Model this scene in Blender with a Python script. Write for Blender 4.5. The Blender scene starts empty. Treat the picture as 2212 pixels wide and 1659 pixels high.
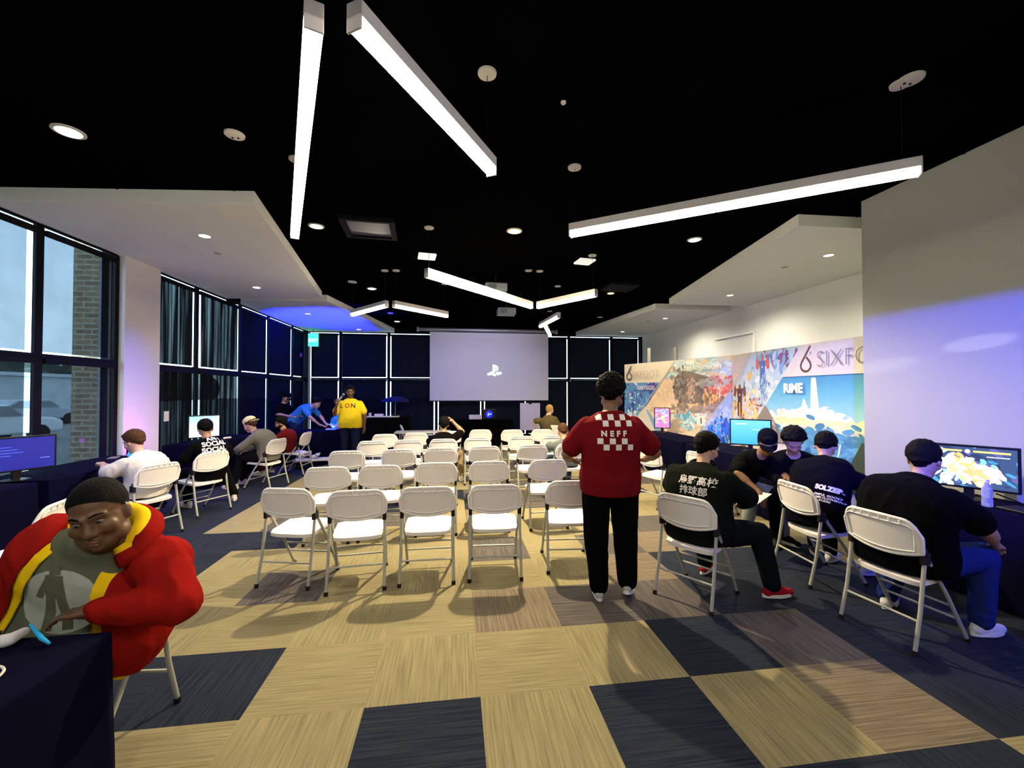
import bpy, bmesh, math, random
from mathutils import Vector as V, Matrix as MX, noise
from mathutils.bvhtree import BVHTree
random.seed(7)
sc = bpy.context.scene
COL = sc.collection
R = math.radians
sc.view_settings.view_transform = 'Standard'
sc.view_settings.look = 'None'
sc.view_settings.exposure = 1.3
sc.view_settings.gamma = 1.0
sc.view_settings.use_curve_mapping = False
sc.cycles.use_denoising = True
sc.cycles.sample_clamp_indirect = 4.0
sc.cycles.max_bounces = 6
sc.cycles.adaptive_threshold = 0.03
sc.cycles.transparent_max_bounces = 8

# ------------------------------------------------------------------ materials
def mat(name, col, rough=0.6, spec=0.3, metal=0.0, nscale=0, namt=0.0, bump=0.0, bscale=60, emit=None, estr=0.0, stretch=None, sheen=0.0, trans=0.0):
    m = bpy.data.materials.new(name); m.use_nodes = True
    nt = m.node_tree; b = nt.nodes['Principled BSDF']
    b.inputs['Base Color'].default_value = (*col, 1)
    b.inputs['Roughness'].default_value = rough
    b.inputs['Specular IOR Level'].default_value = spec
    b.inputs['Metallic'].default_value = metal
    if sheen: b.inputs['Sheen Weight'].default_value = sheen
    if trans: b.inputs['Transmission Weight'].default_value = trans
    if emit:
        b.inputs['Emission Color'].default_value = (*emit, 1); b.inputs['Emission Strength'].default_value = estr
    tc = nt.nodes.new('ShaderNodeTexCoord')
    if namt or nscale:
        n = nt.nodes.new('ShaderNodeTexNoise'); n.inputs['Scale'].default_value = nscale or 5; n.inputs['Detail'].default_value = 4
        src = tc.outputs['Object']
        if stretch:
            mp = nt.nodes.new('ShaderNodeMapping'); mp.inputs['Scale'].default_value = stretch
            nt.links.new(src, mp.inputs[0]); src = mp.outputs[0]
        nt.links.new(src, n.inputs['Vector'])
        mr = nt.nodes.new('ShaderNodeMapRange'); mr.inputs[3].default_value = 1 - namt; mr.inputs[4].default_value = 1 + namt
        nt.links.new(n.outputs[0], mr.inputs[0])
        mx = nt.nodes.new('ShaderNodeVectorMath'); mx.operation = 'SCALE'; mx.inputs[0].default_value = col
        nt.links.new(mr.outputs[0], mx.inputs['Scale']); nt.links.new(mx.outputs[0], b.inputs['Base Color'])
    if bump:
        n2 = nt.nodes.new('ShaderNodeTexNoise'); n2.inputs['Scale'].default_value = bscale; n2.inputs['Detail'].default_value = 3
        nt.links.new(tc.outputs['Object'], n2.inputs['Vector'])
        bp = nt.nodes.new('ShaderNodeBump'); bp.inputs['Strength'].default_value = bump; bp.inputs['Distance'].default_value = 0.01
        nt.links.new(n2.outputs[0], bp.inputs['Height']); nt.links.new(bp.outputs[0], b.inputs['Normal'])
    return m
def emat(name, col, s, back=None):
    m = bpy.data.materials.new(name); m.use_nodes = True; nt = m.node_tree; nt.nodes.clear()
    e = nt.nodes.new('ShaderNodeEmission'); e.inputs[0].default_value = (*col, 1); e.inputs[1].default_value = s
    o = nt.nodes.new('ShaderNodeOutputMaterial'); nt.links.new(e.outputs[0], o.inputs[0]); return m
def attr_mat(name, rough=0.5, emis=0.0, nscale=0, nd=0.0, bright=1.0):
    "colour from the mesh's own 'Col' attribute (printed artwork, screens)"
    m = bpy.data.materials.new(name); m.use_nodes = True; nt = m.node_tree; b = nt.nodes['Principled BSDF']
    a = nt.nodes.new('ShaderNodeAttribute'); a.attribute_name = 'Col'
    out = a.outputs['Color']
    if nd:
        tc = nt.nodes.new('ShaderNodeTexCoord'); n = nt.nodes.new('ShaderNodeTexNoise'); n.inputs['Scale'].default_value = nscale; n.inputs['Detail'].default_value = 5
        nt.links.new(tc.outputs['Object'], n.inputs['Vector'])
        mr = nt.nodes.new('ShaderNodeMapRange'); mr.inputs[3].default_value = 1 - nd; mr.inputs[4].default_value = 1 + nd
        nt.links.new(n.outputs[0], mr.inputs[0])
        s = nt.nodes.new('ShaderNodeVectorMath'); s.operation = 'SCALE'; nt.links.new(out, s.inputs[0]); nt.links.new(mr.outputs[0], s.inputs['Scale']); out = s.outputs[0]
    b.inputs['Roughness'].default_value = rough
    if emis:
        b.inputs['Base Color'].default_value = (0.01, 0.01, 0.01, 1)
        nt.links.new(out, b.inputs['Emission Color']); b.inputs['Emission Strength'].default_value = emis
    else: nt.links.new(out, b.inputs['Base Color'])
    return m
M = {}
def mk(n, *a, **k): M[n] = mat(n, *a, **k); return M[n]

# ------------------------------------------------------------------ mesh builder
class MB:
    def __init__(s): s.v = []; s.f = []; s.mi = []; s.cur = 0
    def add(s, vs, fs):
        o = len(s.v); s.v += [tuple(x) for x in vs]
        for f in fs: s.f.append([i + o for i in f]); s.mi.append(s.cur)
    def box(s, c, d, rz=0, rot=None):
        m = rot or MX.Rotation(rz, 3, 'Z'); c = V(c)
        vs = [c + m @ V((sx*d[0]/2, sy*d[1]/2, sz*d[2]/2)) for sz in (-1, 1) for sy in (-1, 1) for sx in (-1, 1)]
        s.add(vs, [(0,2,3,1),(4,5,7,6),(0,1,5,4),(2,6,7,3),(0,4,6,2),(1,3,7,5)])
    def bx(s, x0, x1, y0, y1, z0, z1): s.box(((x0+x1)/2, (y0+y1)/2, (z0+z1)/2), (abs(x1-x0), abs(y1-y0), abs(z1-z0)))
    def ring(s, pts): o = len(s.v); s.v += [tuple(p) for p in pts]; return list(range(o, o+len(pts)))
    def bridge(s, a, b):
        n = len(a)
        for i in range(n): s.f.append([a[i], a[(i+1) % n], b[(i+1) % n], b[i]]); s.mi.append(s.cur)
    def cap(s, a, flip=False): s.f.append(a[::-1] if flip else list(a)); s.mi.append(s.cur)
    def tube(s, pts, r, seg=10, closed=False):
        pts = [V(p) for p in pts]; n = len(pts); rs = r if isinstance(r, (list, tuple)) else [r]*n
        prev = None; up = None; first = None
        for i, p in enumerate(pts):
            t = ((pts[(i+1) % n] if (closed or i < n-1) else p) - (pts[i-1] if (closed or i > 0) else p)).normalized()
            if up is None: up = t.orthogonal().normalized()
            up = (up - t*up.dot(t)).normalized(); w = t.cross(up)
            rg = s.ring([p + (up*math.cos(a) + w*math.sin(a))*rs[i] for a in [2*math.pi*k/seg for k in range(seg)]])
            if prev: s.bridge(prev, rg)
            else: first = rg
            prev = rg
        if closed: s.bridge(prev, first)
        else: s.cap(first, True); s.cap(prev)
    def lathe(s, c, prof, seg=20):
        c = V(c); prev = None
        for r, z in prof:
            rg = s.ring([c + V((r*math.cos(2*math.pi*k/seg), r*math.sin(2*math.pi*k/seg), z)) for k in range(seg)])
            if prev: s.bridge(prev, rg)
            else: s.cap(rg, True)
            prev = rg
        s.cap(prev)
    def ell(s, c, r, rot=None, nu=16, nv=10):
        c = V(c); rot = rot or MX.Identity(3); prev = None
        for j in range(nv+1):
            a = -math.pi/2 + math.pi*(j*0.98+0.01*nv)/nv
            rg = s.ring([c + rot @ V((r[0]*math.cos(a)*math.cos(2*math.pi*k/nu), r[1]*math.cos(a)*math.sin(2*math.pi*k/nu), r[2]*math.sin(a))) for k in range(nu)])
            if prev: s.bridge(prev, rg)
            else: s.cap(rg, True)
            prev = rg
        s.cap(prev)
    def cone(s, p1, r1, p2, r2, seg=14):
        "tapered capsule"
        p1 = V(p1); p2 = V(p2); d = p2 - p1; L = d.length or 1e-4; t = d/L; up = t.orthogonal().normalized(); w = t.cross(up); prev = None
        for k in range(-3, 4):
            if k < 0: a = math.pi/2*(-k)/3.3; o = p1 - t*r1*math.sin(a); rr = r1*math.cos(a)
            elif k == 0: 
                for (o, rr) in ((p1, r1), (p2, r2)):
                    rg = s.ring([o + (up*math.cos(q) + w*math.sin(q))*rr for q in [2*math.pi*i/seg for i in range(seg)]])
                    if prev: s.bridge(prev, rg)
                    prev = rg
                continue
            else: a = math.pi/2*k/3.3; o = p2 + t*r2*math.sin(a); rr = r2*math.cos(a)
            rg = s.ring([o + (up*math.cos(q) + w*math.sin(q))*rr for q in [2*math.pi*i/seg for i in range(seg)]])
            if prev: s.bridge(prev, rg)
            else: s.cap(rg, True)
            prev = rg
        s.cap(prev)
    def prism(s, poly, z0, z1, fr=None):
        "polygon in local xy extruded z0..z1; fr maps local to world"
        fr = fr or (lambda x, y, z: V((x, y, z)))
        a = s.ring([fr(x, y, z0) for x, y in poly]); b = s.ring([fr(x, y, z1) for x, y in poly])
        s.bridge(a, b); s.cap(a, True); s.cap(b)
    def build(s, name, m, parent=None, smooth=False, bevel=0, angle=40):
        me = bpy.data.meshes.new(name); me.from_pydata([tuple(v) for v in s.v], [], s.f)
        ms = m if isinstance(m, (list, tuple)) else [m]
        for x in ms: me.materials.append(x)
        for i, p in enumerate(me.polygons): p.material_index = s.mi[i]
        bm = bmesh.new(); bm.from_mesh(me); bmesh.ops.recalc_face_normals(bm, faces=bm.faces); bm.to_mesh(me); bm.free()
        o = bpy.data.objects.new(name, me); COL.objects.link(o)
        if parent: o.parent = parent
        if smooth:
            me.polygons.foreach_set('use_smooth', [True]*len(me.polygons))
            if smooth != 'all': me.set_sharp_from_angle(angle=R(angle))
        if bevel:
            b = o.modifiers.new('b', 'BEVEL'); b.width = bevel; b.segments = 2; b.limit_method = 'ANGLE'
        return o
def tag(o, label=None, cat=None, group=None, kind=None):
    if label: o['label'] = label
    if cat: o['category'] = cat
    if group: o['group'] = group
    if kind: o['kind'] = kind
    return o
def empty(name, loc, rz, label, cat, group=None):
    o = bpy.data.objects.new(name, None); COL.objects.link(o); o.location = loc; o.rotation_euler = (0, 0, rz)
    o.empty_display_size = 0.1
    return tag(o, label, cat, group)
def copy_tree(o, parent=None):
    c = o.copy(); COL.objects.link(c)
    if parent: c.parent = parent
    for ch in list(o.children): copy_tree(ch, c)
    return c
def struct(o): o['kind'] = 'structure'; return o
def freeze(ob):
    "bake the modifiers of ob into its mesh"
    dg = bpy.context.evaluated_depsgraph_get(); dg.update()
    me = bpy.data.meshes.new_from_object(ob.evaluated_get(dg)); old = ob.data
    ob.modifiers.clear(); ob.data = me; me.name = ob.name
    bpy.data.meshes.remove(old); return ob

# ------------------------------------------------------------------ flat artwork (printed panels, screens)
class Art:
    "flat polygons in (u,v) metres, each laid a hair in front of the last"
    def __init__(s): s.p = []
    def poly(s, pts, col): s.p.append((pts, col))
    def rect(s, x0, y0, x1, y1, col): s.poly([(x0,y0),(x1,y0),(x1,y1),(x0,y1)], col)
    def disc(s, x, y, rx, ry, col, n=20, a0=0): s.poly([(x+rx*math.cos(2*math.pi*k/n+a0), y+ry*math.sin(2*math.pi*k/n+a0)) for k in range(n)], col)
    def clip(s, pts, cl):
        out = pts
        for i in range(len(cl)):
            a, b = cl[i], cl[(i+1) % len(cl)]; inp = out; out = []
            f = lambda p: (b[0]-a[0])*(p[1]-a[1])-(b[1]-a[1])*(p[0]-a[0])
            for j in range(len(inp)):
                p, q = inp[j], inp[(j+1) % len(inp)]; fp, fq = f(p), f(q)
                if fp >= 0: out.append(p)
                if (fp >= 0) != (fq >= 0):
                    t = fp/(fp-fq); out.append((p[0]+(q[0]-p[0])*t, p[1]+(q[1]-p[1])*t))
            if len(out) < 3: return []
        return out
    def cpoly(s, pts, col, cl):
        q = s.clip(pts, cl)
        if len(q) >= 3: s.poly(q, col)
    def strokes(s, cl, cx, cy, sx, sy, n, cols, lo=.02, hi=.08, ang=None, asp=3):
        for _ in range(n):
            x = random.gauss(cx, sx); y = random.gauss(cy, sy); L = random.uniform(lo, hi); w = L/random.uniform(1.3, asp)
            a = random.uniform(0, math.pi) if ang is None else random.gauss(ang, .35)
            c = random.choice(cols); f = random.uniform(.8, 1.15)
            pts = [(x+L*math.cos(t)*math.cos(a)-w*math.sin(t)*math.sin(a), y+L*math.cos(t)*math.sin(a)+w*math.sin(t)*math.cos(a)) for t in [2*math.pi*k/8 for k in range(8)]]
            s.cpoly(pts, tuple(min(1, q*f) for q in c), cl)
    def build(s, name, m, o, u, v, parent=None, step=0.00002):
        o, u, v = V(o), V(u).normalized(), V(v).normalized(); n = u.cross(v)
        vs, fs, cols = [], [], []
        for k, (pts, c) in enumerate(s.p):
            ar = sum(pts[i][0]*pts[(i+1) % len(pts)][1]-pts[(i+1) % len(pts)][0]*pts[i][1] for i in range(len(pts)))
            if ar < 0: pts = pts[::-1]
            b = len(vs); vs += [o + u*x + v*y + n*(step*k) for x, y in pts]; fs.append(list(range(b, b+len(pts)))); cols += [(*c, 1)]*len(pts)
        me = bpy.data.meshes.new(name); me.from_pydata(vs, [], fs); me.materials.append(m)
        at = me.color_attributes.new('Col', 'FLOAT_COLOR', 'CORNER')
        for i, c in enumerate(cols): at.data[i].color = c
        ob = bpy.data.objects.new(name, me); COL.objects.link(ob)
        if parent: ob.parent = parent
        return ob
def text_mesh(body, size, bold=0.0, align='CENTER', shear=0, space=1.0, sx=1.0, maxedge=0.0, extrude=0):
    cu = bpy.data.curves.new('t', 'FONT'); cu.body = body; cu.size = size; cu.offset = bold; cu.align_x = align; cu.shear = shear; cu.space_character = space
    cu.resolution_u = 3; cu.extrude = extrude
    ob = bpy.data.objects.new('t', cu); COL.objects.link(ob)
    dg = bpy.context.evaluated_depsgraph_get(); dg.update()
    me = bpy.data.meshes.new_from_object(ob.evaluated_get(dg)); bpy.data.objects.remove(ob)
    bm = bmesh.new(); bm.from_mesh(me)
    for v in bm.verts: v.co.x *= sx
    bmesh.ops.triangulate(bm, faces=bm.faces)
    if maxedge:
        for _ in range(5):
            es = [e for e in bm.edges if e.calc_length() > maxedge]
            if not es: break
            bmesh.ops.subdivide_edges(bm, edges=es, cuts=1); bmesh.ops.triangulate(bm, faces=[f for f in bm.faces if len(f.verts) > 3])
    bm.to_mesh(me); bm.free(); me.materials.clear(); return me
def flat_text(name, body, size, m, o, u, v, parent, off=0.003, **k):
    me = text_mesh(body, size, **k); o, u, v = V(o), V(u).normalized(), V(v).normalized(); n = u.cross(v)
    for q in me.vertices: q.co = o + u*q.co.x + v*q.co.y + n*(off+q.co.z)
    me.name = name; me.materials.append(m); ob = bpy.data.objects.new(name, me); COL.objects.link(ob); ob.parent = parent; return ob
def drape(name, me, m, target, origin, u, v, direction, parent, off=0.003):
    "lay a flat mesh (x,y) on the target mesh by shooting rays; all in target's local space"
    bm = bmesh.new(); bm.from_mesh(target.data); bv = BVHTree.FromBMesh(bm); bm.free()
    origin, u, v, d = V(origin), V(u).normalized(), V(v).normalized(), V(direction).normalized()
    last = 0.3; bad = []
    hits = []
    for q in me.vertices:
        p = origin + u*q.co.x + v*q.co.y
        h = bv.ray_cast(p, d, 2.0); hits.append(h[0])
    b2 = bmesh.new(); b2.from_mesh(me); b2.verts.ensure_lookup_table()
    for i, h in enumerate(hits):
        if h is None: bad.append(b2.verts[i])
        else: b2.verts[i].co = h - d*off
    if bad: bmesh.ops.delete(b2, geom=bad, context='VERTS')
    b2.to_mesh(me); b2.free(); me.name = name; me.materials.append(m)
    ob = bpy.data.objects.new(name, me); COL.objects.link(ob); ob.parent = parent; return ob
def poly_mesh(polys, maxedge=0.02):
    bm = bmesh.new()
    for pts in polys:
        bm.faces.new([bm.verts.new((x, y, 0)) for x, y in pts])
    bmesh.ops.triangulate(bm, faces=bm.faces)
    for _ in range(6):
        es = [e for e in bm.edges if e.calc_length() > maxedge]
        if not es: break
        bmesh.ops.subdivide_edges(bm, edges=es, cuts=1); bmesh.ops.triangulate(bm, faces=[f for f in bm.faces if len(f.verts) > 3])
    me = bpy.data.meshes.new('p'); bm.to_mesh(me); bm.free(); return me

# ------------------------------------------------------------------ camera
cam = bpy.data.cameras.new('camera'); co = bpy.data.objects.new('camera', cam); COL.objects.link(co)
cam.sensor_width = 36.0; cam.lens = 36.0*912/2212; cam.clip_start = 0.02; cam.clip_end = 300
co.location = (0, 0, 1.65); co.rotation_euler = (R(90.965), 0, R(-7.68)); sc.camera = co

# ------------------------------------------------------------------ palette
mk('ceiling_black', (.0012,.0012,.0014), 1, .0, nscale=3, namt=.3)
mk('plaster', (.83,.85,.80), .75, .2, nscale=2, namt=.03, bump=.05, bscale=120)
mk('wall_paint', (.33,.345,.34), .8, .1, nscale=1.5, namt=.03, bump=.05, bscale=150)
mk('window_black', (.004,.004,.006), .7, .08, nscale=8, namt=.2)
mk('shade_fabric', (.007,.007,.011), .85, .2, nscale=6, namt=.3)
mk('plastic_white', (.80,.78,.78), .42, .4, nscale=12, namt=.03)
mk('chair_metal', (.36,.37,.32), .4, .5, nscale=20, namt=.06)
mk('black_plastic', (.004,.004,.005), .4, .2, nscale=10, namt=.2)
mk('rubber', (.012,.01,.009), .8, .2, nscale=30, namt=.2)
mk('cloth_navy', (.002,.002,.012), .9, .03, nscale=6, namt=.3, bump=.25, bscale=18)
mk('cloth_black', (.0015,.0015,.002), .9, .02, nscale=6, namt=.3, bump=.25, bscale=18)
mk('lamp_housing', (.60,.58,.60), .45, .4, nscale=6, namt=.03)
mk('disc_white', (.62,.60,.55), .5, .3, nscale=6, namt=.04)
mk('grey_metal', (.30,.30,.31), .35, .5, metal=.6, nscale=10, namt=.1)
mk('brass_pole', (.45,.42,.34), .35, .5, metal=.5, nscale=10, namt=.1)
M['tube_glow'] = emat('tube_glow', (1, .85, .60), 13)
M['fill_tube'] = emat('fill_tube', (1, .92, .84), 36)  # brighter tube for the added pendants behind the viewpoint
M['warm_lens'] = emat('warm_lens', (1, .62, .13), 3.2)
M['soft_lens'] = emat('soft_lens', (1, .88, .72), 2.2)
M['dim_lens'] = emat('dim_lens', (1, .86, .66), 1.1)
# ------------------------------------------------------------------ room
ZC = 3.82; ZS = 3.675; XL = -4.98; XR = 4.6; XR2 = 6.9; YB = 15.0; YN = -3.0; YR = 4.22
# carpet: one mesh of square tiles, quarter-turned, three yarn colours
def carpet(name, c1, c2):
    m = bpy.data.materials.new(name); m.use_nodes = True; nt = m.node_tree; b = nt.nodes['Principled BSDF']
    uv = nt.nodes.new('ShaderNodeUVMap'); uv.uv_map = 'UVMap'
    mp = nt.nodes.new('ShaderNodeMapping'); mp.inputs['Scale'].default_value = (2.6, 95, 1); nt.links.new(uv.outputs[0], mp.inputs[0])
    n = nt.nodes.new('ShaderNodeTexNoise'); n.inputs['Scale'].default_value = 1.0; n.inputs['Detail'].default_value = 3; nt.links.new(mp.outputs[0], n.inputs['Vector'])
    cr = nt.nodes.new('ShaderNodeValToRGB'); cr.color_ramp.elements[0].position = .33; cr.color_ramp.elements[1].position = .68
    cr.color_ramp.elements[0].color = (*c1, 1); cr.color_ramp.elements[1].color = (*c2, 1)
    nt.links.new(n.outputs[0], cr.inputs[0]); nt.links.new(cr.outputs[0], b.inputs['Base Color'])
    b.inputs['Roughness'].default_value = .95; b.inputs['Specular IOR Level'].default_value = .1
    n3 = nt.nodes.new('ShaderNodeTexNoise'); n3.inputs['Scale'].default_value = 400; nt.links.new(uv.outputs[0], n3.inputs['Vector'])
    bp = nt.nodes.new('ShaderNodeBump'); bp.inputs['Strength'].default_value = .3; bp.inputs['Distance'].default_value = .004
    nt.links.new(n3.outputs[0], bp.inputs['Height']); nt.links.new(bp.outputs[0], b.inputs['Normal']); return m
cm = [carpet('carpet_tan', (.160,.137,.076), (.255,.224,.124)), carpet('carpet_navy', (.006,.010,.020), (.022,.027,.042)), carpet('carpet_grey', (.045,.042,.045), (.11,.098,.088)), carpet('carpet_brown', (.10,.082,.06), (.19,.155,.11))]
x0, y0, ts = .14, 2.31, .605
dark = {(-1,-1),(-3,0),(-4,0),(-5,3),(-5,4),(-4,4),(2,0),(1,-1),(2,-2),(3,-2),(4,-1),(4,0),(3,1),(4,1),(5,-1),(5,0),(5,1),(6,0),(6,1),(3,2),(4,2),(5,2),(0,-3),(-6,1)}
grey = {(0,3),(1,1),(2,1),(-3,2),(3,4),(2,3),(4,4),(-2,5),(1,6),(3,0)}
brown = {(0,1),(3,-1),(2,2),(4,3),(3,3),(0,5),(1,-3)}
vs, fs, mi, uvs = [], [], [], []
rnd = random.Random(5)
for i in range(-10, 13):
    for j in range(-10, 23):
        xa, ya = x0+i*ts, y0+j*ts; xb, yb = min(xa+ts, XR2+.1), min(ya+ts, YB+.1); xa, ya = max(xa, XL-.1), max(ya, YN)
        if xb <= xa or yb <= ya: continue
        b = len(vs); vs += [(xa,ya,0),(xb,ya,0),(xb,yb,0),(xa,yb,0)]; fs.append((b,b+1,b+2,b+3))
        k = 1 if (i, j) in dark or (i <= -6 and j >= 4) else 2 if (i, j) in grey else 3 if (i, j) in brown else 0
        if k == 0 and j >= 5: q = rnd.random(); k = 1 if q < .2 else 2 if q < .38 else 3 if q < .5 else 0
        if k == 0 and j < -3: k = 1 if rnd.random() < .25 else 0
        mi.append(k); o = (rnd.uniform(0, 40), rnd.uniform(0, 40))
        rot = (i + j) % 2 == 0
        for (px, py) in ((xa,ya),(xb,ya),(xb,yb),(xa,yb)):
            uvs.append((px+o[0], py+o[1]) if rot else (py+o[0], px+o[1]))
me = bpy.data.meshes.new('floor'); me.from_pydata(vs, [], fs)
for m_ in cm: me.materials.append(m_)
me.polygons.foreach_set('material_index', mi)
ul = me.uv_layers.new(name='UVMap')
for i, u in enumerate(uvs): ul.data[i].uv = u
fl = bpy.data.objects.new('floor', me); COL.objects.link(fl); struct(fl)

m = MB(); m.bx(XL-.3, XR2+.3, YN-.1, YB+.3, ZC, ZC+.15)
for k in range(9):   # faint T-bar lines of the black grid
    m.bx(XL, XR2, 2.0+k*1.22, 2.02+k*1.22, ZC-.008, ZC)
for k in range(8): m.bx(-3.6+k*1.22, -3.58+k*1.22, YN, YB, ZC-.008, ZC)
struct(m.build('ceiling', M['ceiling_black']))
m = MB(); m.bx(XL-.3, XR2+.3, YN-.1, YN, 0, ZC); struct(m.build('wall_near', M['wall_paint']))
m = MB(); m.bx(XR, XR+.12, YN, YR, 0, ZC); m.bx(XR+.12, XR2+.12, YR-.12, YR, 0, ZC); struct(m.build('wall_right', M['wall_paint'], bevel=.004))
m = MB(); m.bx(XR2, XR2+.12, YR, YB, 0, ZC); struct(m.build('wall_recess', M['plaster']))
# light reflection on the recess wall, painted as bright white strips
m = MB(); m.bx(XR2-.06, XR2, 8.93, 10.4, 3.0, 3.045); m.bx(XR2-.06, XR2, 8.9, 8.945, 2.3, 3.045)
o = m.build('wall_reflection_strips', mat('reflection_white', (.97,.96,.93), .4, nscale=4, namt=.02), bevel=.003)
tag(o, 'light reflection high on the pale recess wall above the banners, drawn as white angular strips', 'frame')
# hung soffits
def soffit(n, poly, th=.145):
    m = MB(); m.prism(poly, ZS, ZS+th-.001); return struct(m.build('ceiling_soffit', M['plaster'], bevel=.004))
soffit(1, [(XL+.01,5.15),(-2.16,4.87),(-2.87,9.6),(XL+.01,9.97)])
soffit(2, [(XL+.01,10.02),(-2.86,9.95),(-2.08,14.98),(XL+.01,14.98)])
soffit(3, [(4.16,4.62),(XR2-.005,4.55),(XR2-.005,9.15),(4.96,9.27)])
soffit(4, [(4.9,9.84),(XR2-.005,9.78),(XR2-.005,14.98),(4.37,14.95)])

# ------------------------------------------------------------------ window walls
def screen_mat(name, tint, frac, base=(.006,.007,.010)):
    "woven solar shade: part see-through, part dark yarn"
    m = bpy.data.materials.new(name); m.use_nodes = True; nt = m.node_tree; nt.nodes.clear()
    t = nt.nodes.new('ShaderNodeBsdfTransparent'); t.inputs[0].default_value = (*tint, 1)
    d = nt.nodes.new('ShaderNodeBsdfDiffuse'); d.inputs[0].default_value = (*base, 1)
    mx = nt.nodes.new('ShaderNodeMixShader'); mx.inputs[0].default_value = frac
    o = nt.nodes.new('ShaderNodeOutputMaterial')
    tc = nt.nodes.new('ShaderNodeTexCoord'); n = nt.nodes.new('ShaderNodeTexNoise'); n.inputs['Scale'].default_value = 3
    nt.links.new(tc.outputs['Object'], n.inputs['Vector']); mr = nt.nodes.new('ShaderNodeMapRange'); mr.inputs[3].default_value = frac*.8; mr.inputs[4].default_value = frac*1.2
    nt.links.new(n.outputs[0], mr.inputs[0]); nt.links.new(mr.outputs[0], mx.inputs[0])
    nt.links.new(d.outputs[0], mx.inputs[1]); nt.links.new(t.outputs[0], mx.inputs[2]); nt.links.new(mx.outputs[0], o.inputs[0]); return m
M['solar'] = screen_mat('solar', (.85,.95,1), .12)
M['solar_dark'] = screen_mat('solar_dark', (.6,.7,1), .0006)
M['sheer'] = screen_mat('sheer', (.75,.95,.95), .012)
nt = M['sheer'].node_tree; mp = nt.nodes.new('ShaderNodeMapping'); mp.inputs['Scale'].default_value = (1, 4.5, .12)
nz = [n for n in nt.nodes if n.type == 'TEX_NOISE'][0]; mr = [n for n in nt.nodes if n.type == 'MAP_RANGE'][0]
nt.links.new([n for n in nt.nodes if n.type == 'TEX_COORD'][0].outputs['Object'], mp.inputs[0]); nt.links.new(mp.outputs[0], nz.inputs['Vector'])
mr.inputs[1].default_value = .45; mr.inputs[2].default_value = .72; mr.inputs[3].default_value = .001; mr.inputs[4].default_value = .06
M['glass'] = mat('glass', (.9,.97,1), .02, trans=1.0, nscale=1, namt=.01)
def glass_mat():
    m = bpy.data.materials.new('pane_glass'); m.use_nodes = True; nt = m.node_tree; nt.nodes.clear()
    t = nt.nodes.new('ShaderNodeBsdfTransparent'); t.inputs[0].default_value = (.9,.95,.95,1); g = nt.nodes.new('ShaderNodeBsdfGlossy'); g.inputs['Roughness'].default_value = .03
    mx = nt.nodes.new('ShaderNodeMixShader'); mx.inputs[0].default_value = .05; o = nt.nodes.new('ShaderNodeOutputMaterial')
    nt.links.new(t.outputs[0], mx.inputs[1]); nt.links.new(g.outputs[0], mx.inputs[2]); nt.links.new(mx.outputs[0], o.inputs[0]); return m
M['pane'] = glass_mat()
ZT = 3.66; ZM = 2.085
wn = [0]
def window(axis, pos, a, b, kind):
    """one bay of curtain wall between a and b; axis 'x' = left wall (runs in y at x=pos), 'y' = far wall (runs in x at y=pos)"""
    wn[0] += 1; g = lambda u, d, z: (pos+d, u, z) if axis == 'x' else (u, pos-d, z)   # d = distance into the room
    def bx(m, u0, u1, d0, d1, z0, z1):
        p, q = g(u0, d0, z0), g(u1, d1, z1); m.bx(min(p[0],q[0]), max(p[0],q[0]), min(p[1],q[1]), max(p[1],q[1]), z0, z1)
    m = MB(); w = .04
    bx(m, b-.05, b+.05, -.02, .02, 0, ZT)
    bx(m, a+.05, b-.05, -.018, .018, ZM-.035, ZM+.02); bx(m, a+.05, b-.05, -.018, .02, 0, .12); bx(m, a+.05, b-.05, -.018, .018, ZT-.012, ZT)
    fr = struct(m.build('window_%d' % wn[0], M['window_black'], bevel=.003))
    m = MB(); bx(m, a+.05, b-.05, -.012, -.008, .12, ZM-.035); bx(m, a+.05, b-.05, -.012, -.008, ZM+.02, ZT-.012); m.build('window_pane', M['pane'], fr)
    for (z0, z1, zr) in ((.13, ZM-.036, ZM-.037), (ZM+.042, ZT-.02, ZT-.05)):
        m = MB(); g0 = .10 if axis == 'x' else .07
        if kind == 'sheer':
            n = 60; L = (b-a) - .20; rows = []
            for zz in (z0, z1-.06):
                rows.append(m.ring([g(a+.06+L*i/n, .032+.022*math.sin(i*.9+math.sin(i*.37)*1.3+zz*.4), zz) for i in range(n+1)]))
            for i in range(n): m.f.append([rows[0][i], rows[0][i+1], rows[1][i+1], rows[1][i]]); m.mi.append(0)
            m.build('shade_cloth', M['sheer'], fr, smooth=True)
        else:
            u0, u1 = a+(.06 if axis == 'x' else .085 if -2.5 < a < 1.2 else .052), b-.05-(g0 if axis == 'x' else .035); q = m.ring([g(u0, .006, z0), g(u1, .006, z0), g(u1, .006, z1-.05), g(u0, .006, z1-.05)]); m.f.append(q); m.mi.append(0)
            m.build('shade_cloth', M['solar'] if kind == 'clear' else M['solar_dark'], fr)
        m = MB(); bx(m, a+.056, b-.056, .0, .05, zr-.065, zr); m.build('shade_roller', M['window_black'], fr)
ly = [1.4, 2.6, 3.9, 5.78, 6.97]
for a, b in zip(ly[:-1], ly[1:]): window('x', XL, a, b, 'clear')
ly = [7.72, 8.92, 10.6, 12.1, 13.8, 14.9]
for k, (a, b) in enumerate(zip(ly[:-1], ly[1:])): window('x', XL, a, b, 'sheer' if k < 2 else 'dark')
lx = [-4.86, -3.86, -2.27, -.65, .97, 2.57, 4.12, 5.74, XR2-.05]
for a, b in zip(lx[:-1], lx[1:]): window('y', YB, a, b, 'dark')
m = MB()
m.bx(XL-.25, XL+.10, 6.99, 7.75, 0, ZC)      # painted pier
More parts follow.
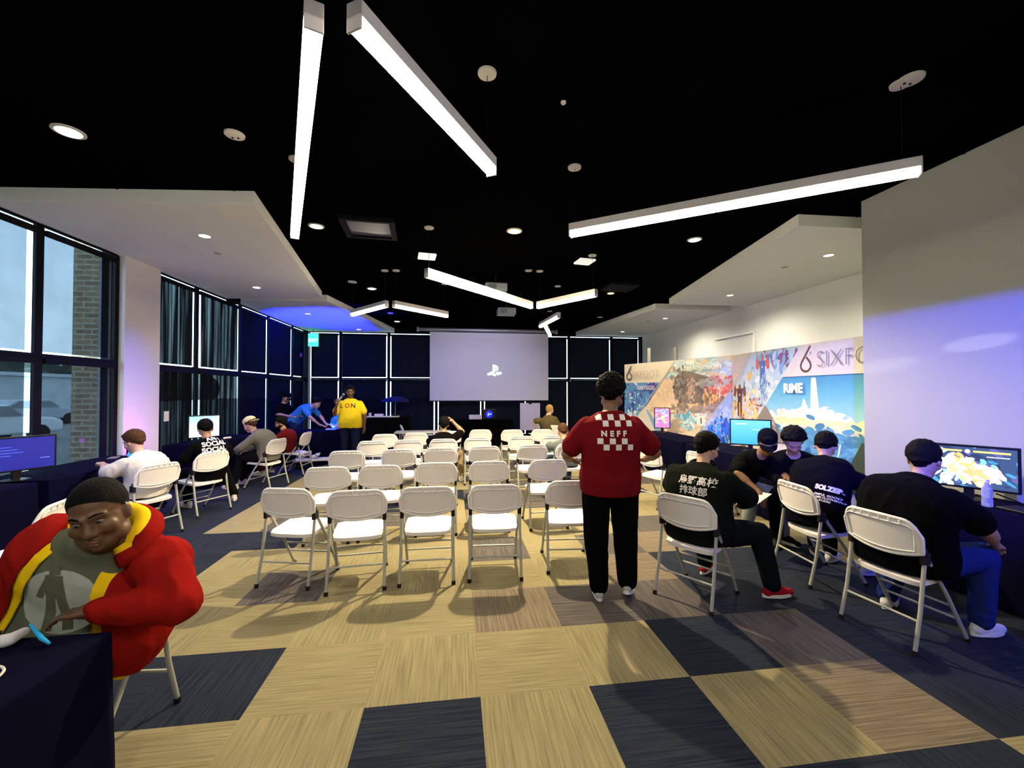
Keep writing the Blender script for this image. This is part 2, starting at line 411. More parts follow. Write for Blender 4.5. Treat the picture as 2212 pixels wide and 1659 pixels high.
struct(m.build('wall_left_pier', mat('pier_paint', (.60,.56,.57), .7, nscale=2, namt=.03)))
m = MB(); m.bx(XL-.2, XL+.02, YN, 1.36, 0, ZC); m.bx(XL-.03, XL+.0, 1.36, YB, ZT, ZC); m.bx(XL-.2, XL-.07, 6.97, 7.02, 0, ZC)
m.bx(XL-.1, XL+.12, YB-.14, YB+.1, 0, ZT)
struct(m.build('wall_left', M['window_black']))
m = MB(); m.bx(XL, XR2, YB, YB+.2, ZT, ZC); m.bx(XR2-.07, XR2+.1, YB-.1, YB+.1, 0, ZT); struct(m.build('wall_back', M['window_black']))
# black gap panel at the end of the first soffit
m = MB(); m.bx(XL+.001, XL+.28, 9.98, 10.015, 3.56, ZC); struct(m.build('trim_1', M['window_black']))

# ------------------------------------------------------------------ outside
sc.world = bpy.data.worlds.new('sky'); sc.world.use_nodes = True; nt = sc.world.node_tree; bgn = nt.nodes['Background']
tc = nt.nodes.new('ShaderNodeTexCoord'); sp = nt.nodes.new('ShaderNodeSeparateXYZ'); nt.links.new(tc.outputs['Generated'], sp.inputs[0])
cr = nt.nodes.new('ShaderNodeValToRGB'); cr.color_ramp.elements[0].position = .0; cr.color_ramp.elements[1].position = .5
cr.color_ramp.elements[0].color = (.62,.74,.86,1); cr.color_ramp.elements[1].color = (.42,.58,.78,1)
nn = nt.nodes.new('ShaderNodeTexNoise'); nn.inputs['Scale'].default_value = 2.5; nn.inputs['Detail'].default_value = 5; nt.links.new(tc.outputs['Generated'], nn.inputs['Vector'])
ad = nt.nodes.new('ShaderNodeMath'); ad.operation = 'MULTIPLY_ADD'; ad.inputs[1].default_value = .35; nt.links.new(nn.outputs[0], ad.inputs[0]); nt.links.new(sp.outputs['Z'], ad.inputs[2])
nt.links.new(ad.outputs[0], cr.inputs[0]); nt.links.new(cr.outputs[0], bgn.inputs[0]); bgn.inputs[1].default_value = 4.0
mk('ground', (.20,.21,.20), .9, nscale=.3, namt=.4)
mk('hedge', (.035,.05,.035), .95, nscale=1.2, namt=.6)
mk('brickwork', (.2,.13,.08), .9)
def brick_mat():
    m = bpy.data.materials.new('brick'); m.use_nodes = True; nt = m.node_tree; b = nt.nodes['Principled BSDF']
    tc = nt.nodes.new('ShaderNodeTexCoord'); sx = nt.nodes.new('ShaderNodeSeparateXYZ'); nt.links.new(tc.outputs['Object'], sx.inputs[0])
    a = nt.nodes.new('ShaderNodeMath'); a.operation = 'ADD'; nt.links.new(sx.outputs[0], a.inputs[0]); nt.links.new(sx.outputs[1], a.inputs[1])
    c = nt.nodes.new('ShaderNodeCombineXYZ'); nt.links.new(a.outputs[0], c.inputs[0]); nt.links.new(sx.outputs[2], c.inputs[1])
    br = nt.nodes.new('ShaderNodeTexBrick'); br.inputs['Scale'].default_value = 1; br.inputs['Brick Width'].default_value = .24; br.inputs['Row Height'].default_value = .085
    br.inputs['Mortar Size'].default_value = .012; br.inputs['Color1'].default_value = (.55,.38,.22,1); br.inputs['Color2'].default_value = (.40,.27,.16,1); br.inputs['Mortar'].default_value = (.7,.6,.46,1)
    nt.links.new(c.outputs[0], br.inputs['Vector']); nt.links.new(br.outputs['Color'], b.inputs['Base Color']); b.inputs['Roughness'].default_value = .9; return m
M['brick'] = brick_mat()
m = MB(); m.bx(-120, XL-.35, -60, 120, -.35, -.3); struct(m.build('ground', M['ground']))
m = MB(); m.bx(-5.98, -5.5, 7.5, 7.75, -.3, 5.2); o = m.build('brick_column', M['brick'], bevel=.01); tag(o, 'tan brick column standing outside the left windows', 'column')
m = MB()
rnd = random.Random(3)
for k in range(70):
    y = -20 + k*2.0; m.ell((-62+rnd.uniform(-4,4), y, 2.2), (3.4, 2.8, 3.2+rnd.uniform(-.8, 2.2)), nu=10, nv=6)
tag(m.build('distant_treeline', M['hedge'], smooth='all'), 'dark blurred line of trees far outside the left windows', 'trees', kind='stuff')
def car(x, y, rz, col, label):
    e = empty('parked_car', (x, y, -.3), rz, label, 'car', 'parked cars outside the left windows')
    m = MB(); m.prism([(-2.2,.35),(2.15,.35),(2.2,.75),(1.9,.9),(.9,1.0),(.35,1.45),(-1.2,1.48),(-1.9,1.0),(-2.2,.9)], -.85, .85, lambda a, b, c: V((a, c, b))); m.build('car_body', mat('car_paint', col, .4, nscale=2, namt=.05), e, bevel=.08)
    for sx in (-1.35, 1.35):
        for sy in (-.78, .78):
            m = MB(); m.tube([(sx, sy-.1, .33), (sx, sy+.1, .33)], .33, 16); m.build('wheel', M['rubber'], e)
    m = MB(); m.prism([(.82,1.02),(.34,1.40),(-1.15,1.42),(-1.7,1.03)], -.87, .87, lambda a, b, c: V((a, c, b))); m.build('car_glass', mat('car_glass', (.2,.23,.25), .2, nscale=2, namt=.05), e)
car(-17, 17.5, R(80), (.75,.78,.8), 'white parked car seen dimly through the left window shade')
car(-24, 27.5, R(80), (.45,.5,.55), 'pale grey parked car further off beyond the left window shade')
m = MB(); m.bx(-44, -38, 34, 58, -.3, 3.0); m.bx(-44.3, -37.7, 33.7, 58.3, 3.0, 3.3); tag(m.build('low_building', mat('pale_render', (.55,.6,.62), .8, nscale=.6, namt=.2)), 'low pale building in the distance outside the left windows', 'building')
# ------------------------------------------------------------------ lights
def spot(x, y, z, power, col, size=110, blend=.5, rad=.05, tgt=None):
    l = bpy.data.lights.new('spot', 'SPOT'); l.energy = power; l.color = col; l.spot_size = R(size); l.spot_blend = blend; l.shadow_soft_size = rad
    o = bpy.data.objects.new('spot_lamp', l); COL.objects.link(o); o.location = (x, y, z)
    if tgt: o.rotation_euler = (V(tgt)-V((x, y, z))).to_track_quat('-Z', 'Y').to_euler()
    return o
def pendant(p, q, label, seams=(), zb=3.2, discs=((0,), ), glow='tube_glow'):
    p, q = V((*p, 0)), V((*q, 0)); d = (q-p); L = d.length; u = d/L
    a = math.atan2(u.y, u.x); e = empty('linear_pendant_light', (p.x, p.y, zb-.06), a, label, 'ceiling light', 'angled linear pendant lights')
    m = MB(); hw = .038
    m.bx(0, L, -hw, hw, .055, .125)
    m.bx(0, .012, -hw, hw, .0, .125); m.bx(L-.012, L, -hw, hw, .0, .125)
    m.build('housing', M['lamp_housing'], e, bevel=.003)
    m = MB()
    prof = [(-hw, .055), (-hw, .03), (-hw*.75, .01), (-hw*.35, 0), (hw*.35, 0), (hw*.75, .01), (hw, .03), (hw, .055)]
    cuts = [0.012] + [s*L for s in seams] + [L-.012]
    for s0, s1 in zip(cuts[:-1], cuts[1:]):
        m.prism([(y, z) for y, z in prof], s0+.004, s1-.004, lambda y, z, x: V((x, y, z)))
    m.build('diffuser', M[glow], e, smooth=True)
    top = ZC - (zb-.06)
    for t in discs:
        for s in t if isinstance(t, tuple) else (t,):
            x = .05 + s*(L-.10)
            m = MB(); m.tube([(x, 0, .125), (x, 0, top-.02)], .0025, 6); m.build('cable', M['black_plastic'], e)
            m = MB(); m.lathe((x, 0, top-.022), [(.02, 0), (.062, .006), (.065, .021)], 24); m.build('canopy_disc', M['disc_white'], e, smooth=True)
    return e
pendant((-.58,1.81), (-1.56,4.36), 'long lit pendant running away on the left, nearest the left windows', seams=(.51,), discs=((.93,),))
pendant((-.42,1.79), (.25,2.9), 'lit pendant overhead slanting right, its far end pointing at a ceiling disc', discs=((.98,),))
pendant((1.1,3.96), (3.19,2.49), 'long lit pendant slanting towards the near right wall', seams=(.5,), discs=((.0, .98),))
pendant((-.38,5.62), (1.37,7.51), 'lit pendant slanting right over the chair rows toward the screen', seams=(.6,), discs=((.0,.98),))
pendant((1.48,7.49), (2.21,6.41), 'short lit pendant forming a V with its neighbour right of the projector', discs=((.0,.98),))
pendant((-2.04,8.75), (-1.21,7.73), 'short lit pendant beside the blue-lit soffit', discs=((.0,.98),))
pendant((-1.09,7.72), (-.16,8.65), 'lit pendant forming an upside-down V in front of the left half of the screen', discs=((.0,.98),))
pendant((1.99,9.76), (2.1,8.4), 'short lit pendant just above the right part of the screen', discs=((.98,),))
pendant((2.12,9.79), (2.56,11.24), 'small farthest lit pendant meeting the screen top', discs=((.98,),))
def downlight(x, y, z, r, lens, label, group, name='downlight'):
    e = empty(name, (x, y, z), 0, label, 'ceiling light', group)
    m = MB(); m.lathe((0, 0, -.012), [(r*.8, .0), (r, .003), (r, .0115)], 28); m.build('trim_ring', M['disc_white'], e, smooth=True)
    m = MB(); m.lathe((0, 0, -.018), [(r*.2, 0), (r*.7, .002), (r*.78, .0055)], 24); m.build('lens', M[lens], e, smooth=True)
    return e
downlight(.79,5.62,ZC,.105,'warm_lens','brightest round ceiling spotlight, glowing yellow above the middle chairs','recessed ceiling lights')
downlight(3.41,8.93,ZC,.085,'warm_lens','warm glowing ceiling spotlight beside the right soffit','recessed ceiling lights')
downlight(-3.2,3.95,ZC,.11,'soft_lens','large oval-looking lit downlight at the left edge of the black ceiling','recessed ceiling lights')
downlight(-1.81,5.8,ZC,.10,'soft_lens','lit downlight beside the far end of the long left pendant','recessed ceiling lights')
downlight(3.39,5.6,ZC,.10,'soft_lens','lit downlight between the long right pendant and the right soffit','recessed ceiling lights')
downlight(-1.75,9.2,ZC,.10,'soft_lens','lit downlight ahead of the short pendant by the blue soffit','recessed ceiling lights')
downlight(-1.79,13.44,ZC,.10,'soft_lens','small lit downlight nearest the far windows left of the screen','recessed ceiling lights')
for x, y, t in ((-1.85,3.81,'round white sensor with two dots on the black ceiling'),(3.13,2.5,'round white ceiling plate nearest the right wall'),(-2.03,8.67,'small white ceiling disc above the blue soffit corner'),(-1.78,12.03,'small white ceiling disc left of the screen'),(4.21,11.89,'tiny white ceiling disc near the far right soffit')):
    e = empty('ceiling_plate', (x, y, ZC), 0, t, 'ceiling plate', 'round white ceiling plates')
    m = MB(); m.lathe((0,0,-.02), [(.03,0),(.075,.006),(.078,.0195)], 24); m.build('plate', M['disc_white'], e, smooth=True)
    m = MB(); m.lathe((.02,.02,-.026), [(.008,0),(.009,.008)], 10); m.lathe((-.025,.02,-.026), [(.008,0),(.009,.008)], 10); m.build('sensor_eye', M['black_plastic'], e)
for x, y, t, lens in ((-3.23,5.94,'lit downlight in the near left soffit, closest to the camera','soft_lens'),(-3.83,8.77,'lit downlight at the far end of the near left soffit','soft_lens'),(-3.81,11.58,'dim downlight in the blue-lit soffit','dim_lens'),(-3.12,14.31,'small lit downlight in the blue-lit soffit near the back wall','soft_lens'),
        (5.49,5.55,'lit downlight in the right soffit beside the near wall','dim_lens'),(5.73,8.16,'lit downlight at the far end of the larger right soffit','dim_lens'),(5.77,11.0,'dim downlight in the smaller right soffit','dim_lens'),(5.63,13.67,'farthest downlight in the smaller right soffit','dim_lens')):
    downlight(x, y, ZS, .085, lens, t, 'downlights in the white soffits', 'soffit_downlight')
for x, y, t in ((-3.46,6.69,'small grey sprinkler cover in the near left soffit'),(5.33,6.21,'small grey sprinkler cover in the larger right soffit'),(5.54,11.57,'small grey sprinkler cover in the smaller right soffit')):
    m = MB(); m.lathe((x, y, ZS-.012), [(.03,0),(.045,.003),(.045,.0115)], 18); tag(m.build('sprinkler_cover', mat('cover_grey', (.42,.4,.4), .5, nscale=9, namt=.05), smooth=True), t, 'sprinkler', 'sprinkler covers')
for x, y, t in ((-.45,6.84,'flat square white ceiling panel left of the yellow spotlight'),(2.13,6.76,'flat square white ceiling panel right of the yellow spotlight')):
    e = empty('wifi_panel', (x, y, ZC), R(8), t, 'ceiling panel', 'square white ceiling panels')
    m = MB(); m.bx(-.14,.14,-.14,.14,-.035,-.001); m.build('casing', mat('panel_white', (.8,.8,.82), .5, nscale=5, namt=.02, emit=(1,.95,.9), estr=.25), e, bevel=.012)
e = empty('ceiling_vent', (-1.12,5.72,ZC), R(4), 'square ceiling vent with pale glass panel beside the left pendant', 'vent', 'square ceiling vents')
m = MB()
for s in (-1, 1): m.bx(s*.30-.035, s*.30+.035, -.33, .33, -.06, -.001); m.bx(-.265, .265, s*.30-.03, s*.30+.03, -.06, -.001)
m.build('frame', M['window_black'], e, bevel=.006)
m = MB(); m.bx(-.262,.262,-.268,.268,-.03,-.005); m.build('panel', mat('vent_glass', (.09,.085,.13), .25, .5, nscale=3, namt=.1), e)
e = empty('ceiling_vent', (3.38,8.31,ZC), R(4), 'dark square ceiling vent beside the warm spotlight on the right', 'vent', 'square ceiling vents')
m = MB()
for k in range(7): m.box((0, -.24+.08*k, -.03), (.5, .05, .008), rot=MX.Rotation(R(35), 3, 'X'))
m.build('slats', mat('vent_dark', (.03,.035,.04), .5, nscale=5, namt=.1), e)
m = MB()
for s in (-1, 1): m.bx(s*.28-.025, s*.28+.025, -.3, .3, -.05, -.001); m.bx(-.255, .255, s*.28-.025, s*.28+.025, -.05, -.001)
m.build('frame', M['window_black'], e)
def projector(x, y, z, label, glow):
    e = empty('projector', (x, y, z), 0, label, 'projector', 'ceiling projectors')
    m = MB(); m.bx(-.2,.2,-.16,.16,-.07,.07); m.build('casing', mat('projector_grey', (.22,.25,.3), .4, nscale=6, namt=.05), e, bevel=.015)
    m = MB(); m.tube([(0,0,.07),(0,0,ZC-z)], .018, 10); m.box((0,0,.09),(.2,.2,.02)); m.build('mount', M['black_plastic'], e)
    m = MB(); m.tube([(.08,.15,0),(.08,.19,0)], .04, 16); m.build('lens', M['black_plastic'], e, smooth=True)
    m = MB()
    for k in range(5): m.bx(-.15,.0,-.163,-.159,-.045+k*.02,-.037+k*.02)
    m.build('grille', M['black_plastic'], e)
projector(.74, 7.75, 3.55, 'grey projector hung from the black ceiling, the nearer of the two', 1)
projector(1.13, 9.35, 3.42, 'pale projector hung lower and nearer to the screen', 1)
o = MB(); o.lathe((.8,3.05,ZC-.02), [(.012,0),(.02,.01),(.02,.0195)], 12); tag(o.build('ceiling_sprinkler', M['disc_white']), 'tiny white sprinkler head above the middle of the room', 'sprinkler')
pendant((-2.6,-1.9), (-.9,-.1), 'unseen fill pendant added behind the viewpoint on the left', discs=((0,.98),), glow='fill_tube')  # this and the next pendant are unseen, added to brighten the chair backs
pendant((.2,-1.6), (2.6,-.6), 'unseen fill pendant added behind the viewpoint on the right', discs=((0,.98),), glow='fill_tube')
# lit rays of the real lamps
spot(.79,5.62,ZC-.03, 720, (1,.80,.48), 150, .35, .045)
spot(3.41,8.93,ZC-.03, 160, (1,.78,.45), 150, .4, .05)
spot(-3.2,3.95,ZC-.03, 110, (1,.85,.65), 130, .6, .09)
spot(-1.81,5.8,ZC-.03, 130, (1,.85,.65), 130, .6, .08)
spot(3.39,5.6,ZC-.03, 170, (1,.85,.65), 130, .6, .08)
for (x, y) in ((5.49,5.55),(5.73,8.16),(5.77,11.0)): spot(x, y, ZS-.03, 110, (1,.9,.72), 165, .8, .08)
for (x, y) in ((-3.23,5.94),(-3.83,8.77)): spot(x, y, ZS-.03, 60, (1,.85,.75), 130, .6, .08)
# blue stage uplight on the far left soffit
e = empty('stage_uplight', (-3.4,11.6,.0), 0, 'black stage uplight on the floor throwing blue onto the far left soffit', 'stage light')
m = MB(); m.lathe((0,0,.0), [(.11,0),(.11,.05),(.10,.22),(.09,.25)], 20); m.build('can', M['black_plastic'], e, smooth=True)
m = MB(); m.lathe((0,0,.252), [(.05,0),(.08,.004)], 20); m.build('lens', emat('blue_lens', (.05,.05,1), 20), e)
spot(-3.4,11.6,.3, 3600, (.004,.008,1), 62, .5, .06, (-3.3,12.4,3.7))
spot(-3.2,9.3,3.4, 120, (.04,.06,1), 75, .5, .06, (-3.3,10.4,1.0))
spot(-3.4,8.0,3.5, 120, (.05,.05,1), 75, .8, .06, (-4.4,6.2,.7))
spot(-2.8,2.6,3.6, 90, (.05,.05,1), 60, .8, .06, (-4.5,4.6,.7))
# blue video projection thrown on the near right wall, cut straight along its top edge
l = bpy.data.lights.new('throw', 'SPOT'); l.energy = 1350; l.color = (.04,.06,1); l.spot_size = R(38); l.spot_blend = .35; l.shadow_soft_size = .005
TL = V((.4,-.6,3.3)); tgt = V((XR, 3.45, 1.95))
o = bpy.data.objects.new('blue_projection_lamp', l); COL.objects.link(o); o.location = TL; o.rotation_euler = (tgt-TL).to_track_quat('-Z', 'Y').to_euler()
# unseen flap added only so its edge cuts the beam at wall height 2.5
m = MB(); dx = .35; zf = TL.z + (2.49-TL.z)*dx/(XR-TL.x)
m.bx(TL.x+.34, TL.x+.35, TL.y-.3, TL.y+.9, zf, zf+.5); m.bx(TL.x-.3, TL.x+.34, TL.y-.3, TL.y+.9, zf+.49, zf+.5)
o = m.build('beam_cut_flap', M['black_plastic']); tag(o, 'unseen black flap added behind the viewpoint to cut the blue beam', 'beam blocker')
# magenta glow at the foot of the pier
l = bpy.data.lights.new('magenta', 'POINT'); l.energy = 5; l.color = (.55,.04,1); l.shadow_soft_size = .03
o = bpy.data.objects.new('magenta_lamp', l); COL.objects.link(o); o.location = (-4.55, 7.0, .93)

# two small white spots thrown on the blue-lit wall
spot(3.5,-1.2,2.5, 600, (1,.95,.9), 1.6, .4, .01, (XR,3.95,1.93))
spot(3.4,-1.6,2.5, 600, (1,.95,.9), 1.7, .4, .01, (XR,3.15,2.08))

spot(4.45,1.0,1.5, 60, (.03,.05,1), 60, .6, .05, (3.5,2.6,.4))  # added blue spot without a fixture, tints the right wall player's jeans
# ------------------------------------------------------------------ folding chair
def make_chair():
    e = empty('folding_chair', (0,0,0), 0, 'x', 'chair')
    # seat: dished plastic pan with rolled front
    m = MB(); nu, nv = 14, 12
    def sp(u, v, t):
        w = .205*(1-.06*abs(2*v-1)**4); x = u*w
        rr = abs(u)**4
        y = -.17 + .42*v + (.03*(1-v)*rr*-1 if False else 0)
        if v < .12: y += .035*rr
        if v > .9: y -= .04*rr
        z = .428 + .030*v - .014*(1-u*u)*math.sin(math.pi*min(1, v*1.1)) - (.02*max(0, (v-.88)/.12)**2) - (.006*max(0, (.1-v)/.1))
        return V((x, y, z-t))
    top = [m.ring([sp(-1+2*i/nu, j/nv, 0) for i in range(nu+1)]) for j in range(nv+1)]
    bot = [m.ring([sp((-1+2*i/nu)*.985, .01+.98*j/nv, .030) for i in range(nu+1)]) for j in range(nv+1)]
    def grid(a, flip):
        for j in range(nv):
            for i in range(nu):
                q = [a[j][i], a[j][i+1], a[j+1][i+1], a[j+1][i]]; m.f.append(q[::-1] if flip else q); m.mi.append(0)
    def rim(a, b, NU, NV):
        ra = a[0][:] + [a[j][NU] for j in range(1, NV+1)] + a[NV][-2::-1] + [a[j][0] for j in range(NV-1, 0, -1)]
        rb = b[0][:] + [b[j][NU] for j in range(1, NV+1)] + b[NV][-2::-1] + [b[j][0] for j in range(NV-1, 0, -1)]
        for i in range(len(ra)): k = (i+1) % len(ra); m.f.append([ra[i], ra[k], rb[k], rb[i]]); m.mi.append(0)
        return ra
    grid(top, False); grid(bot, True); rim(top, bot, nu, nv)
    m.build('seat', M['plastic_white'], e, smooth=True, angle=50)
    # backrest
    m = MB(); nu, nv = 20, 8
    def bp(u, v, t):
        au = abs(u); zt = .826 - .075*max(0, (au-.62)/.38)**2.6 - .012*au*au; zb = .575 + .045*au**2.2
        z = zb + (zt-zb)*v; h = (z-.57)/.25
        x = u*(.222 + .022*h - .012*max(0, (v-.8)/.2)**2)
        y = -.155 - .052*h - .034*(1-u*u) - t
        return V((x, y, z))
    F_ = [m.ring([bp(-1+2*i/nu, j/nv, 0) for i in range(nu+1)]) for j in range(nv+1)]
    B_ = [m.ring([bp((-1+2*i/nu), j/nv, .012) for i in range(nu+1)]) for j in range(nv+1)]
    for A, fl in ((F_, True), (B_, False)):
        for j in range(nv):
            for i in range(nu): q = [A[j][i], A[j][i+1], A[j+1][i+1], A[j+1][i]]; m.f.append(q[::-1] if fl else q); m.mi.append(0)
    rim(F_, B_, nu, nv)
    per = [bp(-1+2*i/nu, 0, .006) for i in range(nu+1)] + [bp(1, j/nv, .006) for j in range(1, nv+1)] + [bp(1-2*i/nu, 1, .006) for i in range(1, nu+1)] + [bp(-1, 1-j/nv, .006) for j in range(1, nv)]
    m.tube(per, .0115, 8, closed=True)
    inner = [bp(u*.86, v, .016) for u, v in [(-1+2*i/nu, .10) for i in range(nu+1)]] + [bp((1-2*i/nu)*.86, .86, .016) for i in range(nu+1)]
    m.tube(inner, .005, 6, closed=True)
    for k in range(6):
        u = -.6+.24*k; a, b = bp(u, .87, .016), bp(u, .97, .016); m.tube([a, b], .006, 6)
    m.build('backrest', M['plastic_white'], e, smooth=True, angle=60)
    for s in (-1, 1):
        m = MB(); m.tube([(s*.226,-.262,.012), (s*.222,-.2,.25), (s*.220,-.150,.565)], .0125, 10); l = m.build('leg', M['chair_metal'], e, smooth=True)
        m = MB(); m.tube([(s*.2262,-.264,0), (s*.226,-.258,.03)], .017, 10); m.build('rubber_foot', M['rubber'], l, smooth=True)
        m = MB(); m.tube([(s*.214,.250,.012), (s*.214,.06,.33), (s*.216,-.115,.575)], .0125, 10); l = m.build('leg', M['chair_metal'], e, smooth=True)
        m = MB(); m.tube([(s*.214,.257,0), (s*.214,.241,.028)], .017, 10); m.build('rubber_foot', M['rubber'], l, smooth=True)
        m = MB(); m.box((s*.219,-.142,.585), (.03,.065,.07)); m.box((s*.222,-.155,.625), (.026,.03,.05)); m.build('hinge_bracket', M['rubber'], e, bevel=.006)
    for (y, z) in ((-.212,.2), (.163,.16), (.10,.255)):
        w = .223 if y < 0 else .214
        m = MB(); m.tube([(-w, y, z), (w, y, z)], .0085, 8); m.build('stretcher', M['chair_metal'], e, smooth=True)
    return e
proto = make_chair(); used = [False]
def chair(x, y, deg, label, group):
    o = proto if not used[0] else copy_tree(proto); used[0] = True
    o.location = (x, y, 0); o.rotation_euler = (0, 0, R(deg)); o['label'] = label; o['group'] = group; return o
rows = [
 ('front', [(-1.37,4.03,-13), (-.83,3.88,6), (-.235,3.93,0), (.365,3.93,-3), (1.08,4.0,-4)]),
 ('second', [(-1.38,5.03,3), (-.82,5.06,1), (-.21,5.15,0), (.40,5.17,0), (1.10,5.2,3)]),
 ('third', [(-1.49,6.28,4), (-.79,6.34,1), (-.20,6.42,0), (.44,6.52,0), (1.17,6.6,3), (1.80,6.62,-3)]),
 ('fourth', [(-1.36,7.42,3), (-.78,7.52,0), (-.19,7.56,-2), (.40,7.72,0), (1.19,7.82,2), (1.80,7.86,0)]),
 ('fifth', [(-1.33,8.52,2), (-.75,8.70,-2), (-.10,8.98,-3), (.54,9.22,0), (1.20,9.12,2), (1.86,9.12,-2)])]
ords = ['first', 'second', 'third', 'fourth', 'fifth', 'sixth']
for rn, lst in rows:
    for k, (x, y, a) in enumerate(lst):
        near = 'row nearest the camera' if rn == 'front' else rn + ' row from the camera' if rn != 'fifth' else 'farthest row'
        lab = 'white folding chair, %s from the left in the %s' % (ords[k] if k else 'leftmost one', near) if k else 'white folding chair at the left end of the %s' % near
        chair(x, y, a, lab, 'white folding chairs set out in rows')
G2 = 'white folding chairs at the gaming tables'
chair(1.96, 3.24, -56, 'white folding chair under the person in the black jacket with Japanese lettering', G2)
chair(3.22, 3.40, -94, 'white folding chair under the person in the navy tee, between two seated players', G2)
chair(3.07, 2.56, -82, 'white folding chair nearest the right wall, under the person facing the fighting game', G2)
chair(-3.43, 6.31, 63, 'white folding chair under the person in the black slogan tee', G2)
chair(-3.50, 5.36, 66, 'white folding chair under the person in the white shirt', G2)
chair(-3.22, 7.80, 74, 'white folding chair under the person wearing the tan backwards cap', G2)
chair(-3.15, 8.95, 85, 'white folding chair under the bearded person in dark red', G2)
chair(-3.15, 3.55, 105, 'empty white folding chair behind the person in the red hoodie', G2)
chair(-1.70, 2.24, 176, 'white folding chair under the person in the red hoodie', G2)
chair(2.95, 5.85, -70, 'empty white folding chair angled at the table in front of the left banner', G2)
chair(3.45, 5.35, -75, 'empty white folding chair angled beside the table with the blue monitor', G2)
chair(2.85, 7.3, -95, 'empty white folding chair partly hidden behind the person in red', G2)
chair(2.45, 10.1, -35, 'white folding chair under the person in the olive tee', G2)
chair(-1.05, 10.45, -80, 'empty white folding chair seen side-on by the grey bench', G2)

# ------------------------------------------------------------------ tables under cloths
def table(x0, x1, y0, y1, label, top='cloth_navy', h=.74, rz=0, group='cloth-draped tables', lit=True):
    cx, cy = (x0+x1)/2, (y0+y1)/2; e = empty('draped_table', (cx, cy, 0), rz, label, 'table', group)
    a, b = (x1-x0)/2, (y1-y0)/2
    m = MB(); m.bx(-a+.02, a-.02, -b+.02, b-.02, h-.035, h-.006); m.build('tabletop', M['black_plastic'], e)
    for sx in (-1, 1):
        for sy in (-1, 1):
            m = MB(); m.tube([(sx*(a-.09), sy*(b-.09), 0), (sx*(a-.09), sy*(b-.09), h-.035)], .014, 8); m.build('leg', M['black_plastic'], e)
    m = MB()
    per = []
    L = [(-a,-b,a,-b), (a,-b,a,b), (a,b,-a,b), (-a,b,-a,-b)]
    for (xa, ya, xb, yb) in L:
        ln = math.hypot(xb-xa, yb-ya); n = max(4, int(ln/.035))
        for i in range(n):
            t = i/n; per.append((xa+(xb-xa)*t, ya+(yb-ya)*t, (yb-ya)/ln, -(xb-xa)/ln, ln*t, t))
    rings = []
    for z, amp, off in ((h, 0, -.012), (h-.004, 0, -.003), (h-.012, 0, .0), (h-.25, .5, .006), (.28, .9, .014), (.03, 1.2, .02)):
        rings.append(m.ring([(x+nx*(off+amp*.011*(1+math.sin(s*26+1.7*math.sin(s*7)))), y+ny*(off+amp*.011*(1+math.sin(s*26+1.7*math.sin(s*7)))), z) for x, y, nx, ny, s, t in per]))
    for p, q in zip(rings[:-1], rings[1:]): m.bridge(p, q)
    m.cap(rings[0])
    c = m.build('tablecloth', M[top], e, smooth=True, angle=60)
    return e
table(-4.86,-4.12, 3.02, 4.82, 'navy-draped table along the left windows nearest the camera')
table(-4.86,-4.12, 4.93, 6.7, 'navy-draped table along the left wall beside the person in white')
table(-4.86,-4.10, 7.8, 9.6, 'navy-draped table by the left curtains beyond the pier')
table(-2.9,-1.27, .95, 1.78, 'navy-draped table in the bottom left corner in front of the person in red', h=.755)
table(-3.95,-2.15, 9.95, 10.75, 'navy-draped stage table behind the person in yellow')
table(-2.75,-1.25, 11.6, 12.3, 'tall black counter with white snacks on it beyond the person in yellow', top='cloth_black', h=.95)
table(-.1, 1.75, 12.6, 13.3, 'black table below the projection screen', top='cloth_black', h=.80)
table(4.10, 4.58, 1.4, 3.25, 'navy-draped table against the right wall with the fighting game monitor')
table(3.98, 4.72, 4.75, 6.9, 'black-draped table with the blue-screened monitor in front of the right banner', top='cloth_grey' if 'cloth_grey' in M else 'cloth_navy')
table(4.02, 4.75, 7.1, 9.2, 'black-draped table in front of the left banner with the pink-screened monitor')
e = empty('grey_bench_table', (-.72, 9.85, 0), 0, 'narrow light grey folding table behind the chair rows', 'table')
m = MB(); m.bx(-.62,.62,-.22,.22,.70,.735); m.build('tabletop', mat('table_grey', (.42,.42,.42), .5, nscale=6, namt=.04), e, bevel=.008)
for sx in (-.5, .5):
    for sy in (-.16, .16):
        m = MB(); m.tube([(sx,sy,0),(sx,sy,.70)], .014, 8); m.build('leg', M['grey_metal'], e)
# ------------------------------------------------------------------ projection screen
e = empty('projection_screen', (1.2, 14.55, 1.33), 0, 'large pull-down projection screen with a glowing logo on the far wall', 'projection screen')
m = MB(); m.bx(-2.05,2.05,-.004,.004,0,2.33); sc_ob = m.build('screen_fabric', mat('screen_white', (.70,.69,.70), .8, nscale=2, namt=.02, bump=.04, bscale=3), e)
m = MB(); m.tube([(-2.45,0,2.42),(2.35,0,2.42)], .06, 14); m.bx(-2.48,-2.42,-.07,.07,2.35,2.48); m.bx(2.32,2.38,-.07,.07,2.35,2.48); m.build('roller_case', M['grey_metal'], e, smooth=True)
m = MB(); m.bx(-2.06,2.06,-.012,.012,-.035,.0); m.build('bottom_bar', M['black_plastic'], e, bevel=.004)
for x in (-2.2, 2.1):
    m = MB(); m.tube([(x,0,2.42),(x,0,2.485)], .02, 8); m.build('bracket', M['black_plastic'], e)
LG = (.40,.88,1.0)
A = Art()
